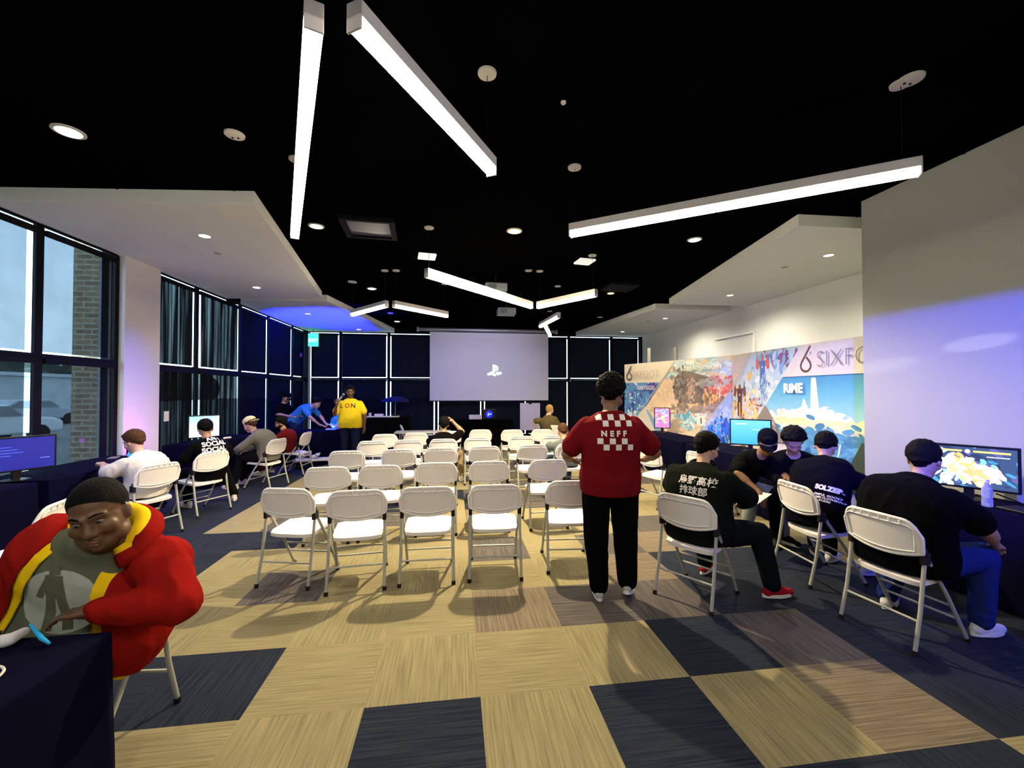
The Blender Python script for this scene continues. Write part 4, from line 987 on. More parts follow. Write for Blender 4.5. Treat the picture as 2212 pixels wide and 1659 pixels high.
def print_on(sh, lines, m, origin, u, v, d, parent_name='print', **k):
    for body, size, x, y, kw in lines:
        me = text_mesh(body, size, maxedge=.018, **kw)
        for q in me.vertices: q.co.x += x; q.co.y += y
        drape(parent_name, me, m, sh, origin, u, v, d, sh, off=.004)
M['ink_w'] = mat('ink_w', (.75,.74,.74), .7, nscale=20, namt=.05)
M['ink_k'] = mat('ink_k', (.03,.02,.02), .7, nscale=20, namt=.05)
M['ink_r'] = mat('ink_r', (.35,.04,.03), .7, nscale=20, namt=.05)

# 13 the standing person in the checked red tee
J = dict(P=(0,0,.93), C=(0,-.03,1.18), N=(0,.0,1.465), H=(.02,.03,1.645), head=(-25,8,0), ss=(1,.0,0),
    arm={1: ((.37,.0,1.15), (.36,.24,1.06), (-.5,.9,0), (0,0,-1), .7), -1: ((-.35,.0,1.14), (-.30,.24,1.06), (.6,.9,0), (0,0,-1), .7)},
    leg={1: ((.125,.03,.50), (.13,-.02,.12), (.35,1,-.35)), -1: ((-.115,.0,.50), (-.10,-.02,.085), (.05,1,0))})
e, sh, bd, g = person('person walking away in a dark red tee with white checkered print and black trousers', (1.24,3.28), 82, J, 'brown', w=1.24, dd=1.2, shirt=(.15,.006,.011), pants=(.004,.004,.006), shoes=((.36,.36,.31),(.68,.68,.6)), hair=('afro','black'), vox=.0075, loose=.026, hem=-.2, belly=.03, leg_w=1.34, fat=.008)
sq = []
for r_, (y, ph) in enumerate(((.115,0),(.068,1),(-.065,0),(-.112,1))):
    for k in range(3): x = -.125+.092*k+ph*.046; sq.append([(x,y),(x+.044,y),(x+.044,y+.044),(x,y+.044)])
me = poly_mesh(sq, .02); drape('print', me, M['ink_w'], sh, (-.01,-.6,1.31), (1,0,0), (0,0,1), (0,1,0), sh, off=.004)
print_on(sh, [('NEFF', .058, 0, -.005, dict(bold=.003, space=1.75))], M['ink_w'], (-.01,-.6,1.31), (1,0,0), (0,0,1), (0,1,0))
m = MB(); m.tube([g(.081,-.0,-.0), g(.081,.075,.006), g(.06,.095,.006), g(.0,.104,.006), g(-.06,.095,.006), g(-.081,.075,.006), g(-.081,0,0)], .0028, 6); m.build('glasses', M['disc_white'], e)

# 14 black jacket with lettering
J = seated(lean=.13, hz=1.165, hf=.075, side=-.0, head=(-18,24,0),
    arms={1: ((.31,.22,.80), (.20,.46,.68), (-.3,1,-.2), (0,0,-1), .6), -1: ((-.30,.18,.80), (-.12,.42,.70), (.4,1,-.1), (0,0,-1), .6)},
    legs={1: ((.36,.34,.50), (.44,.36,.085), (.55,.8,0)), -1: ((-.15,.42,.50), (-.12,.42,.085), (-.1,1,0))})
J['SH'] = {1: (.215,.07,.94), -1: (-.215,.07,.94)}
e, sh, bd, g = person('person seated with back turned in a black jacket with Japanese lettering and red shoes', (1.97,3.26), 34, J, 'pale', w=1.42, dd=1.35, shirt=(.012,.015,.012), sleeve='long', pants=(.010,.017,.026), shoes=((.28,.01,.02),(.72,.7,.7)), hair=('short','black'), vox=.0075, loose=.028, belly=.04, skirt='jacket', leg_w=1.15)
print_on(sh, [('烏野高校', .072, 0, .035, dict(bold=.0015, space=1.05)), ('排球部', .072, -.02, -.045, dict(bold=.0015, space=1.05))], M['ink_w'], (.06,-.7,.945), (1,0,0), (0,.18,1), (0,1,-.12))
m = MB(); m.tube([(.09*math.cos(t), .115+.075*math.sin(t), 1.035+.02*math.sin(t)) for t in [2*math.pi*k/16 for k in range(16)]], .022, 8, closed=True); m.build('collar', cloth((.012,.015,.012)), e, smooth='all')

# 16 navy tee
J = seated(lean=.34, hz=1.12, hf=.10, side=-.14, hx=-.04, head=(20,38,0), C=(-.03,.10,.80),
    arms={1: ((.30,.42,.74), (.14,.62,.70), (-.5,1,0), (0,0,-1), .6), -1: ((-.32,.30,.86), (-.20,.52,.93), (.4,.8,.2), (0,0,-1), .6)})
e, sh, bd, g = person('person hunched in a navy tee with white back lettering beside the near right wall', (3.20,3.40), 14, J, 'tan', w=1.30, dd=1.3, shirt=(.004,.004,.012), pants=(.008,.009,.014), shoes=((.5,.5,.5),(.7,.7,.7)), hair=('short','black'), vox=.008, loose=.02, belly=.03)
print_on(sh, [('SOLZEN', .058, .02, .02, dict(bold=.004, sx=.85)), ('SIMPLE, GOOD', .026, .02, -.035, dict(bold=.0008)), ('GAMES CLOTHING', .024, .02, -.06, dict(bold=.0008)), ('STUDIO', .022, .02, -.085, dict(bold=.0008))], M['ink_w'], (.10,-.7,.99), (1,0,0), (0,.5,.85), (0,.9,-.3))

# 15 black cap, leaning in
J = seated(lean=.36, hz=1.10, hf=.10, side=.0, head=(-35,35,0), C=(0,.12,.80),
    arms={1: ((.30,.38,.76), (.20,.56,.60), (0,.5,-.8), (0,-1,0), .3), -1: ((-.24,.42,.72), (-.10,.6,.74), (.3,1,0), (0,0,-1), .6)},
    legs={1: ((.16,.42,.50), (.15,.30,.085), (.1,1,0)), -1: ((-.2,.40,.50), (-.2,.45,.085), (-.2,1,0))})
person('person in a black cap and black tee bending over a clipboard beside the blue monitor', (3.33,4.62), -88, J, 'brown', w=1.05, shirt=(.007,.007,.009), pants=(.25,.27,.27), shoes=((.02,.02,.02),(.7,.7,.68)), hair=('short','black'), cap=((.008,.009,.016), False), vox=.009)
# 17 dark hair between them
J = seated(lean=.30, hz=1.12, hf=.08, head=(10,40,0), C=(0,.10,.80))
person('dark-haired person in black huddled between the black cap and the navy tee', (3.82,4.36), -130, J, 'tan', w=1.1, shirt=(.007,.007,.009), sleeve='long', pants=BK, shoes=((.03,.03,.03),(.7,.7,.7)), hair=('afro','black'), vox=.010)

# 18 right wall player
J = seated(lean=.20, hz=1.165, hf=.07, side=.02, head=(0,20,-4), C=(0,.02,.80),
    arms={1: ((.34,.24,.76), (.30,.46,.62), (-.2,1,-.35), (0,0,-1), .5), -1: ((-.34,.26,.78), (-.12,.46,.70), (.5,1,0), (0,0,-1), .6)},
    legs={1: ((.24,.46,.53), (.24,.42,.085), (.25,1,0)), -1: ((-.17,.40,.51), (-.22,.28,.085), (-.2,1,0))})
e, sh, bd, g = person('person in a black tee and blue jeans facing the fighting game at the right wall', (3.06,2.56), 14, J, 'tan', w=1.48, dd=1.35, shirt=(.004,.004,.006), pants=(.012,.022,.13), shoes=((.62,.62,.60),(.7,.7,.68)), hair=('short','black'), vox=.0075, loose=.026, belly=.04, leg_w=1.15)

# 2 white shirt
J = seated(lean=.12, hz=1.07, hf=.07, side=-.02, head=(12,26,0),
    arms={1: ((.28,.16,.74), (.16,.42,.80), (-.5,1,.2), (0,0,-1), .7), -1: ((-.30,.22,.73), (-.12,.50,.80), (.3,1,.2), (0,0,-1), .7)})
person('person in a loose white shirt looking down at a phone by the left windows', (-3.50,5.40), 160, J, 'pale', w=1.12, dd=1.1, shirt=(.62,.60,.54), pants=(.02,.02,.03), hair=('short','brown'), vox=.0085, loose=.03, hem=-.2, wrinkle=.009)
# 3 slogan tee
J = seated(lean=.12, hz=1.12, hf=.10, head=(-10,30,0), side=0,
    legs={1: ((.30,.36,.50), (.42,.30,.085), (.4,1,0)), -1: ((-.15,.42,.50), (-.12,.42,.085), (-.1,1,0))})
e, sh, bd, g = person('person hunched at the left tables, white slogan across the back of a black tee', (-3.34,6.38), 140, J, 'tan', w=1.10, dd=1.15, shirt=(.006,.006,.007), sleeve='long', pants=(.01,.01,.012), shoes=((.62,.58,.57),(.7,.68,.66)), hair=('short','black'), vox=.0085, loose=.02)
print_on(sh, [('ANTI', .075, .03, .105, dict(bold=.003, space=1.2)), ('SOCIAL', .085, .0, .03, dict(bold=.003)), ('SOCIAL', .085, -.01, -.05, dict(bold=.003)), ('CLUB', .085, 0, -.13, dict(bold=.003))], M['ink_w'], (0,-.7,.935), (1,0,.06), (0,.2,1), (0,1,-.1))
# 4 grey sweater, tan cap
J = seated(lean=.26, hz=1.07, hf=.09, head=(-5,28,0), side=0, C=(0,.04,.80),
    arms={1: ((.26,.30,.70), (.16,.50,.60), (-.2,1,-.2), (0,0,-1), .5), -1: ((-.26,.34,.70), (-.12,.56,.60), (.2,1,-.2), (0,0,-1), .5)},
    legs={1: ((.17,.42,.50), (.16,.55,.085), (.1,1,0)), -1: ((-.17,.40,.50), (-.2,.50,.085), (-.1,1,0))})
person('person in a grey sweater and backwards tan cap leaning forward', (-3.18,7.86), 175, J, 'pale', w=1.15, dd=1.15, shirt=(.17,.16,.13), sleeve='long', pants=(.012,.012,.016), shoes=((.4,.38,.38),(.6,.58,.55)), hair=('short','brown'), cap=((.62,.55,.36), True), vox=.010, loose=.022, skirt='sweater')
# 5 dark red, beard, glasses
J = seated(lean=.12, hz=1.02, hf=.06, head=(8,14,0), beard=True)
e, sh, bd, g = person('bearded person with glasses in a dark red shirt facing the left windows', (-3.26,8.95), 172, J, 'tan', w=1.12, shirt=(.10,.008,.008), sleeve='long', pants=(.05,.008,.01), shoes=((.5,.48,.48),(.6,.6,.6)), hair=('short','black'), vox=.010)
m = MB(); m.tube([g(.081,-.0,.004), g(.078,.07,.004), g(.05,.098,.004), g(.0,.104,.006), g(-.05,.098,.004), g(-.078,.07,.004), g(-.081,0,.004)], .003, 6); m.build('glasses', M['black_plastic'], e)
# 6 standing in black with cap
J = dict(P=(0,0,.92), C=(0,.0,1.10), N=(0,.06,1.34), H=(0,.12,1.50), head=(0,30,0), arm={s: ((s*.26,.10,1.10), (s*.15,.36,1.04), (-s*.2,1,0), (0,0,-1), .4) for s in (-1, 1)},
    leg={s: ((s*.11,.02,.48), (s*.12,-.02,.085), (s*.1,1,0)) for s in (-1, 1)})
person('person standing in black with a black cap at the left end of the stage table', (-4.22,11.05), -20, J, 'tan', w=1.05, shirt=(.006,.006,.007), pants=BK, hair=('short','black'), cap=((.008,.008,.01), False), vox=.012)
# 7 bending in blue
J = dict(P=(0,-.32,.93), C=(0,-.14,1.10), N=(0,.12,1.27), H=(0,.26,1.36), head=(-8,32,0), arm={1: ((.22,.22,1.02), (.14,.42,.82), (-.1,1,-.2), (0,0,-1), .3), -1: ((-.22,.24,1.02), (-.14,.44,.82), (.1,1,-.2), (0,0,-1), .3)},
    leg={s: ((s*.11,-.22,.48), (s*.12,-.36,.085), (s*.1,1,0)) for s in (-1, 1)})
person('person in a bright blue tee bending over the stage table', (-3.68,11.15), -12, J, 'pale', w=1.15, dd=1.15, shirt=(.04,.22,.62), pants=(.012,.02,.09), hair=('short','black'), vox=.011)
# 8 headset
J = seated(lean=.06, hz=1.14, hf=.05, head=(-10,18,0))
e, sh, bd, g = person('person in a cyan shirt with a white headset seated behind the stage table', (-3.15,12.0), -30, J, 'pale', w=1.0, shirt=(.05,.33,.55), pants=BK, hair=('short','black'), vox=.012)
m = MB(); m.tube([g(.09*math.sin(t), -.0, .02+.115*math.cos(t)) for t in [-1.6+3.2*k/12 for k in range(13)]], .009, 6); 
for k in (-1, 1): m.tube([g(k*.08,0,-.01), g(k*.108,0,-.01)], .035, 12)
m.build('headset', M['disc_white'], e, smooth='all')
m = MB()
for sx in (-.2, .2):
    for sy in (-.2, .2): m.tube([(sx,sy,0),(sx,sy,.43)], .014, 8)
# 9 yellow tee, microphone
J = dict(P=(0,0,.95), C=(0,.0,1.20), N=(0,.0,1.47), H=(0,.035,1.645), head=(22,12,0),
    arm={1: ((.30,.10,1.16), (.20,.24,1.36), (-.25,.25,.9), (0,-.6,.3), .9), -1: ((-.30,-.02,1.16), (-.30,.02,.90), (0,.1,-1), (.3,.6,0), .4)},
    leg={s: ((s*.11,.02,.50), (s*.12,-.02,.085), (s*.15,1,0)) for s in (-1, 1)})
e, sh, bd, g = person('person standing in a bright yellow tee speaking into a microphone', (-2.22,9.45), -98, J, 'dark', w=1.30, dd=1.2, shirt=(.72,.55,.02), pants=(.01,.014,.04), hair=('short','black'), vox=.009, loose=.02, hem=-.15, belly=.05)
print_on(sh, [('L', .13, -.14, 0, dict(bold=.003))], M['ink_k'], (0,.8,1.30), (-1,0,0), (0,0,1), (0,-1,0)); print_on(sh, [('O', .13, -.01, .0, dict(bold=.003))], M['ink_r'], (0,.8,1.30), (-1,0,0), (0,0,1), (0,-1,0)); print_on(sh, [('N', .13, .11, .0, dict(bold=.003))], M['ink_k'], (0,.8,1.30), (-1,0,0), (0,0,1), (0,-1,0))
em = e.matrix_world if False else MX.Translation(e.location) @ MX.Rotation(e.rotation_euler.z, 4, 'Z')
m = MB(); a, b = em @ V((.185,.27,1.40)), em @ V((.075,.20,1.58)); m.cone(a, .012, a.lerp(b,.75), .017); m.ell(b, (.027,.027,.027)); tag(m.build('microphone', M['grey_metal'], smooth='all'), 'handheld microphone held to the mouth of the person in yellow', 'microphone')
# 10 audience, hand on head
J = seated(lean=.02, hz=1.07, hf=.03, head=(0,4,8),
    arms={1: ((.33,.12,.92), (.16,.12,1.10), (-.6,-.1,.7), (-1,0,0), .7), -1: ((-.26,.08,.74), (-.14,.32,.66), (.3,1,-.1), (0,0,-1), .5)},
    legs={1: ((.26,.40,.50), (.30,.30,.085), (.3,1,0)), -1: ((-.15,.42,.50), (-.12,.42,.085), (-.1,1,0))})
person('person in black in the audience with one hand raised to the head', (-.20,7.55), 88, J, 'tan', w=1.1, shirt=(.008,.007,.008), pants=(.26,.19,.11), shoes=((.6,.55,.5),(.6,.6,.55)), hair=('short','black'), vox=.010)
# 12 audience in grey
J = seated(lean=.12, hz=.99, hf=.08, head=(0,25,0), arms={-1: ((-.28,.10,.76), (-.30,.34,.58), (0,.7,-.7), (1,0,0), .4), 1: ((.26,.14,.74), (.14,.36,.66), (-.3,1,0), (0,0,-1), .5)})
person('person in a grey tee with short dark hair seated in the audience at the right', (1.78,6.64), 92, J, 'tan', w=1.2, dd=1.1, shirt=(.10,.115,.12), pants=(.03,.05,.06), shoes=((.5,.5,.5),(.6,.6,.6)), hair=('buzz','brown'), vox=.010)
# 11 olive tee leaning left
J = seated(lean=.10, hz=1.14, hf=.05, side=.0, head=(-55,10,0), C=(-.06,.0,.82), N=(-.10,.06,1.03), H=(-.02,.10,1.19),
    arms={-1: ((-.44,.05,.92), (-.36,.12,.66), (.2,.2,-1), (1,0,0), .4), 1: ((.22,.10,.76), (.14,.34,.68), (-.3,1,0), (0,0,-1), .5)})
person('blond person in an olive tee leaning sideways at the back of the audience', (2.33,10.05), 95, J, 'pale', w=1.25, dd=1.15, shirt=(.085,.065,.03), pants=(.05,.05,.05), hair=('buzz','blond'), vox=.012)

# 1 foreground person in the open red hoodie
RED, YEL = (.25,.008,.006), (.85,.56,.01)
J = dict(P=(.02,-.06,.52), C=(-.06,.0,.77), N=(-.21,.16,1.01), H=(-.33,.30,1.175), head=(22,14,10), ss=(.98,-.02,.12),
    arm={1: ((.36,.16,.74), (.30,.40,.78), (-.2,1,.1), (0,0,-1), .6), -1: ((-.56,.20,.77), (-.33,.31,.80), (.95,.25,-.05), (0,0,-1), .45)},
    leg={1: ((.20,.42,.50), (.2,.46,.085), (0,1,0)), -1: ((-.22,.40,.50), (-.22,.42,.085), (-.1,1,0))}, SH={1: (.16,.10,1.00), -1: (-.44,.08,.92)})
J['SH'] = {1: (.05,.13,.93), -1: (-.42,.11,.90)}
e, sh, bd, g = person('large smiling person in an open red hoodie with yellow lining over a grey-green tee', (-1.68,2.20), -96, J, 'dark', w=1.5, dd=1.35, belly=.13, shirt=(.105,.115,.075), pants=(.03,.006,.006), shoes=((.03,.03,.03),(.5,.5,.5)), hair=('buzz','black'), hs=1.08, fat=.016, vox=.0065, loose=.012, hem=-.13, wrinkle=.004)
P, C, N = V(J['P']), V(J['C']), V(J['N']); sp, ss = V((1,0,0)), V(J['ss']).normalized()
def opening(half_lo, half_hi):
    def f(c):
        t = max(0, min(1, (c.z-.45)/.62)); ax = P.lerp(N, t)
        s = sp.lerp(ss, t).normalized(); x = (c-ax).dot(s); fw = c.y-ax.y
        return fw > .02 and abs(x) < half_lo+(half_hi-half_lo)*t
    return f
def shell(name, col, loose, op, vox=.008):
    mb = MB(); torso(mb, P, C, N, sp, ss, 1.5, 1.38, .13, loose, lo=-.2, hi=.99)
    o = rmesh(mb, name, cloth(col), e, vox, 2, wr(.009, 7, 3), op); md = o.modifiers.new('t', 'SOLIDIFY'); md.thickness = .006; md.offset = -1; return o
ho = shell('hoodie', RED, .040, opening(.235,.125))
shell('hoodie_lining', YEL, .027, opening(.20,.075))
for k in (-1, 1):
    el, wp = V(J['arm'][k][0]), V(J['arm'][k][1]); s0 = J['SH'][k]; s0 = V(s0); mb = MB()
    mb.ell(s0, (.115,.12,.105)); mb.cone(s0, .100, el, .086, 18); mb.cone(el, .086, wp-(wp-el)*.06, .050, 18)
    rmesh(mb, 'sleeve', cloth(RED), ho, .008, 3, wr(.012, 9, 3+k))
# collar / hood ring
def hoodring(name, col, r, k0, dz, dr):
    m = MB(); n = 26; pts = []
    for k in range(n+1):
        a = R(-35) - R(290)*k/n + R(0); 
        a = R(55+ -0) + R(250)*k/n + R(-0); a = R(145) + R(250)*k/n
        pts.append(N + ss*((.125+dr)*math.cos(a)) + V((0,-.02 + (.115+dr)*math.sin(a), .015+dz - .05*math.sin(a)*1.0 + (.0 if math.sin(a) < 0 else -.03))))
    m.tube(pts, [r*(.55+.45*math.sin(math.pi*min(1, max(0, k/n)))) for k in range(n+1)], 10); return m.build(name, cloth(col), e, smooth='all')
hoodring('hood', RED, .055, 0, .0, .03)
hoodring('hood_lining', YEL, .042, 0, .022, .004)
# pale disc print with two dark figures
circ = [[(.145*math.cos(2*math.pi*k/28), .135*math.sin(2*math.pi*k/28)) for k in range(28)]]
me = poly_mesh(circ, .016); drape('print', me, mat('ink_pale_green', (.34,.38,.31), .8, nscale=20, namt=.1), sh, (-.12,.9,.83), (-1,0,0), (0,0,1), (0,-1,-.05), sh, off=.004)
fig = [[(-.03,.12),(.03,.11),(.035,.02),(-.04,.02)], [(-.04,.02),(-.005,.02),(-.035,-.12),(-.075,-.12)], [(.0,.02),(.035,.02),(.035,-.12),(.0,-.12)], [(-.03,.11),(-.075,.03),(-.055,.02),(-.02,.08)], [(-.015,.15),(.018,.15),(.022,.115),(-.018,.115)]]
me = poly_mesh(fig, .016); drape('print', me, cloth((.105,.115,.075)), sh, (-.12,.9,.83), (-1,0,0), (0,0,1), (0,-1,-.05), sh, off=.0065)
base_ = [[(-.17,-.165),(.16,-.165),(.15,-.14),(.03,-.145),(-.16,-.138)]]
me = poly_mesh(base_, .016); drape('print', me, bpy.data.materials['ink_pale_green'], sh, (-.12,.9,.83), (-1,0,0), (0,0,1), (0,-1,-.05), sh, off=.004)
# lips and brows
m = MB(); m.ell(g(0,.0955,-.066), (.021,.008,.006), None, 12, 8); m.ell(g(0,.0935,-.078), (.018,.008,.007), None, 12, 8); m.build('lips', mat('lips', (.16,.06,.045), .4, nscale=20, namt=.1), e, smooth='all')
for k in (-1, 1):
    m = MB(); m.tube([g(k*.014,.098,.026), g(k*.032,.092,.032), g(k*.048,.078,.027)], [.0025,.0035,.002], 6); m.build('eyebrow', hairm('black'), e, smooth='all')
# ------------------------------------------------------------------ things on the tables
def monitor(x, y, z, deg, w, h, label, art, group='monitors', bezel=.018, em=1.5, stand=True):
    "screen faces local -y"
    e = empty('monitor', (x, y, z), R(deg), label, 'monitor', group); z0 = .09 if stand else .02
    m = MB(); m.bx(-w/2-bezel, w/2+bezel, 0, .035, z0, z0+h+2*bezel); m.build('casing', M['black_plastic'], e, bevel=.006)
    A = Art(); art(A, w, h); A.build('screen', attr_mat('screen_glow', .3, em), (-w/2, -.0015, z0+bezel), (1,0,0), (0,0,1), e, step=.00004)
    if stand:
        m = MB(); m.bx(-.03,.03,.01,.05,.01,z0+.06); m.lathe((0,.03,.0), [(.11,0),(.11,.008),(.05,.016)], 22); m.build('stand', M['black_plastic'], e, bevel=.003)
    return e
def a_blue(A, w, h):
    A.rect(0,0,w,h,(.002,.003,.10)); 
    for k in range(4): A.rect(w*.22,h*(.72-.09*k),w*(.42+.08*((k*7)%3)),h*(.74-.09*k),(.03,.05,.28))
    A.rect(w*.8,h*.3,w*.93,h*.325,(.06,.09,.4))
def a_sky(A, w, h):
    for k in range(10): t = k/9; A.rect(0,h*k/10,w,h*(k+1)/10,(.55-.35*t,.75-.2*t,.55+.35*t))
    A.strokes([(0,0),(w,0),(w,h),(0,h)], w*.7, h*.6, w*.2, h*.2, 40, [(.8,.85,.55),(.6,.85,.8)], .02, .05)
def a_fight(A, w, h):
    cl = [(0,0),(w,0),(w,h),(0,h)]; A.rect(0,0,w,h,(.03,.06,.14))
    A.strokes(cl, w*.5, h*.45, w*.3, h*.25, 90, [(.05,.25,.5),(.2,.6,.9),(.02,.03,.08),(.1,.1,.3)], .02, .06, R(-35), 5)
    A.strokes(cl, w*.42, h*.5, w*.07, h*.12, 60, [(1,.65,.25),(1,.8,.5),(.9,.4,.12)], .03, .06, R(-50), 3)
    A.strokes(cl, w*.62, h*.3, w*.1, h*.08, 50, [(1,.75,.5),(.95,.45,.2),(1,.9,.8)], .03, .06, R(-40), 3); A.strokes(cl, w*.25, h*.4, w*.1, h*.2, 40, [(.8,.95,1),(.5,.85,1)], .02, .05, R(60), 4)
    A.rect(w*.06,h*.88,w*.44,h*.925,(1,.75,.2)); A.rect(w*.56,h*.88,w*.94,h*.925,(1,.6,.15)); A.disc(w*.5,h*.9,.016,.016,(1,1,.9)); A.rect(w*.7,h*.78,w*.93,h*.80,(.8,.95,1)); A.disc(w*.06,h*.93,.02,.02,(.8,.9,1))
def a_pink(A, w, h):
    cl = [(0,0),(w,0),(w,h),(0,h)]; A.rect(0,0,w,h,(.55,.15,.45)); A.strokes(cl, w*.5, h*.5, w*.3, h*.3, 130, [(.9,.3,.5),(.95,.6,.25),(.4,.15,.75),(1,.75,.8),(.8,.15,.2),(.15,.3,.8)], .015, .045)
def a_lblue(A, w, h):
    for k in range(8): t = k/7; A.rect(0,h*k/8,w,h*(k+1)/8,(.03+.07*t,.26+.12*t,.62+.1*t))
    A.rect(w*.12,h*.82,w*.4,h*.86,(.5,.8,.95)); A.rect(w*.55,h*.6,w*.9,h*.63,(.3,.6,.85))
monitor(-4.42,4.95,.74,63,.56,.32,'monitor with a plain deep blue screen on the near left table',a_blue, em=1.6)
monitor(-4.38,8.12,.74,50,.46,.36,'bright pale blue-green monitor behind the person in the slogan tee',a_sky, em=1.1)
monitor(4.28,3.02,.74,-62,.54,.33,'monitor showing a bright fighting game against the near right wall',a_fight, em=.85)
monitor(4.52,8.78,.74,-25,.30,.42,'small pink and orange monitor in front of the left banner',a_pink, em=.8)
monitor(4.42,5.85,.74,-42,.52,.36,'monitor with a light blue screen in front of the right banner',a_lblue, em=1.0)
# water bottle
e = empty('water_bottle', (4.17,2.82,.74), 0, 'clear plastic water bottle on the right table in front of the fighting game', 'bottle')
m = MB(); m.lathe((0,0,0), [(.028,0),(.033,.006),(.033,.05),(.029,.062),(.033,.075),(.033,.12),(.031,.135),(.02,.165),(.013,.18),(.013,.192)], 22)
m.build('bottle_body', mat('clear_plastic', (.85,.9,.92), .12, .5, nscale=8, namt=.03, trans=.75), e, smooth=True)
m = MB(); m.lathe((0,0,.19), [(.0155,0),(.0155,.02)], 18); m.build('cap', M['disc_white'], e)
def thing(name, label, cat, m, material, group=None, smooth=True, bevel=0): return tag(m.build(name, material, smooth=smooth, bevel=bevel), label, cat, group)
m = MB(); m.tube([(4.45,2.95,.80),(4.5,2.8,.745),(4.46,2.6,.75),(4.53,2.4,.748),(4.48,2.15,.752),(4.5,1.9,.75)], .006, 8); thing('power_cable', 'black cable curling along the right table from the fighting game monitor', 'cable', m, M['black_plastic'])
m = MB(); m.bx(4.28,4.4,2.35,2.5,.742,.748); thing('paper_card', 'pale paper card lying flat on the right table', 'card', m, M['disc_white'], smooth=False)
m = MB(); m.bx(4.14,4.34,2.45,2.75,.742,.762); thing('game_console', 'flat black game console on the right table', 'game console', m, M['black_plastic'], smooth=False, bevel=.005)
m = MB(); m.bx(-4.72,-4.42,4.35,4.72,.742,.80); thing('game_console', 'flat black game console with grey top beside the blue screen', 'game console', m, M['grey_metal'], smooth=False, bevel=.006)
def gamepad(x, y, z, deg, col, label, group='game controllers'):
    e = empty('game_controller', (x, y, z), R(deg), label, 'controller', group)
    m = MB(); m.cone((-.05,0,.02), .022, (.05,0,.02), .022); m.cone((-.055,0,.02), .021, (-.07,-.055,.018), .015); m.cone((.055,0,.02), .021, (.07,-.055,.018), .015)
    rmesh(m, 'grip_shell', mat('pad_col', col, .4, nscale=9, namt=.04), e, .004, 2)
    for k in (-1, 1): m = MB(); m.lathe((k*.025,-.012,.04), [(.005,0),(.008,.008),(.008,.011)], 10); m.build('thumbstick', M['black_plastic'], e)
    return e
gamepad(-1.60,1.70,.757,200,(.6,.6,.62),'white game controller on the near corner table by the person in red')
m = MB(); m.tube([(-1.40,1.69,.77),(-1.45,1.72,.775),(-1.50,1.735,.82)], [.004,.008,.004], 8); thing('blue_pen', 'bright blue marker standing out beside the white controller', 'pen', m, mat('cyan_plastic', (.02,.35,.7), .4, nscale=5, namt=.05))
m = MB(); m.tube([(-1.48+.075*math.cos(t), 1.52+.07*math.sin(t), .762) for t in [R(-150)+R(290)*k/24 for k in range(25)]], .004, 8); thing('white_cable', 'loop of white cable lying on the near corner table', 'cable', m, M['disc_white'])
gamepad(-4.2,4.15,.742,80,(.02,.02,.02),'black game controller on the near left table')
m = MB(); m.box((-4.02,5.62,.86), (.08,.15,.008), rz=R(20), ); thing('phone', 'phone in the hands of the person in white', 'phone', m, M['grey_metal'], smooth=False)
# blue faceted lamp and small white card on the left tables
m = MB(); m.lathe((-4.3,6.35,.742), [(.04,0),(.08,.05),(.055,.1),(.02,.115)], 6); thing('faceted_lamp', 'glowing blue faceted lamp on the left table between two seated players', 'lamp', m, mat('blue_crystal', (.02,.10,.5), .2, .5, nscale=25, namt=.8, emit=(.03,.2,.9), estr=.7), smooth=False)
m = MB(); m.box((XL+.09,7.95,1.22), (.006,.12,.17)); thing('white_card', 'small white card fixed on the curtain frame beyond the pier', 'card', m, M['disc_white'], smooth=False)
m = MB(); m.cone((-4.3,8.6,.765), .02, (-4.25,8.72,.765), .02); thing('game_controller', 'small white controller on the table by the curtains', 'controller', m, M['disc_white'], 'game controllers')
e = empty('desk_microphone', (-4.55,6.6,.74), 0, 'purple-lit microphone on a stand against the white pier', 'microphone')
m = MB(); m.lathe((0,0,0), [(.06,0),(.06,.01),(.012,.014),(.008,.26)], 16); m.build('stand', M['black_plastic'], e)
m = MB(); m.ell((0,0,.30), (.025,.025,.04)); m.build('mic_head', M['black_plastic'], e, smooth='all')
# number placards
for x, y, n, t in ((4.72,7.62,'1','white number 1 placard on a thin stand before the left banner'),(4.62,6.45,'2','white number 2 placard on a thin stand before the right banner')):
    e = empty('number_sign', (x, y, .742), R(-35), t, 'sign', 'number placards')
    m = MB(); m.tube([(0,0,.0),(0,0,.26)], .006, 8); m.lathe((0,0,0), [(.07,0),(.09,.01),(.01,.014)], 18); m.build('stand', M['grey_metal'], e)
    m = MB(); m.bx(-.075,.075,-.012,-.006,.24,.43); p = m.build('card', M['disc_white'], e, bevel=.002)
    flat_text('digit', n, .16, M['ink_k'], (0,-.012,.28), (1,0,0), (0,0,1), p, off=.002, bold=.002)
# silver posts behind the left banner
for x, y, z, t in ((5.66,11.8,2.92,'shorter-looking silver post behind the left end of the left banner'),(6.02,10.9,2.85,'silver post behind the middle of the left banner')):
    e = empty('silver_post', (x, y, 0), 0, t, 'post', 'silver posts')
    m = MB(); m.tube([(0,0,0),(0,0,z)], .06 if x < 5.8 else .05, 16); m.build('pole', M['brass_pole'], e, smooth=True)
    m = MB(); m.lathe((0,0,0), [(.2,0),(.2,.012),(.06,.02)], 20); m.build('base_plate', M['grey_metal'], e)
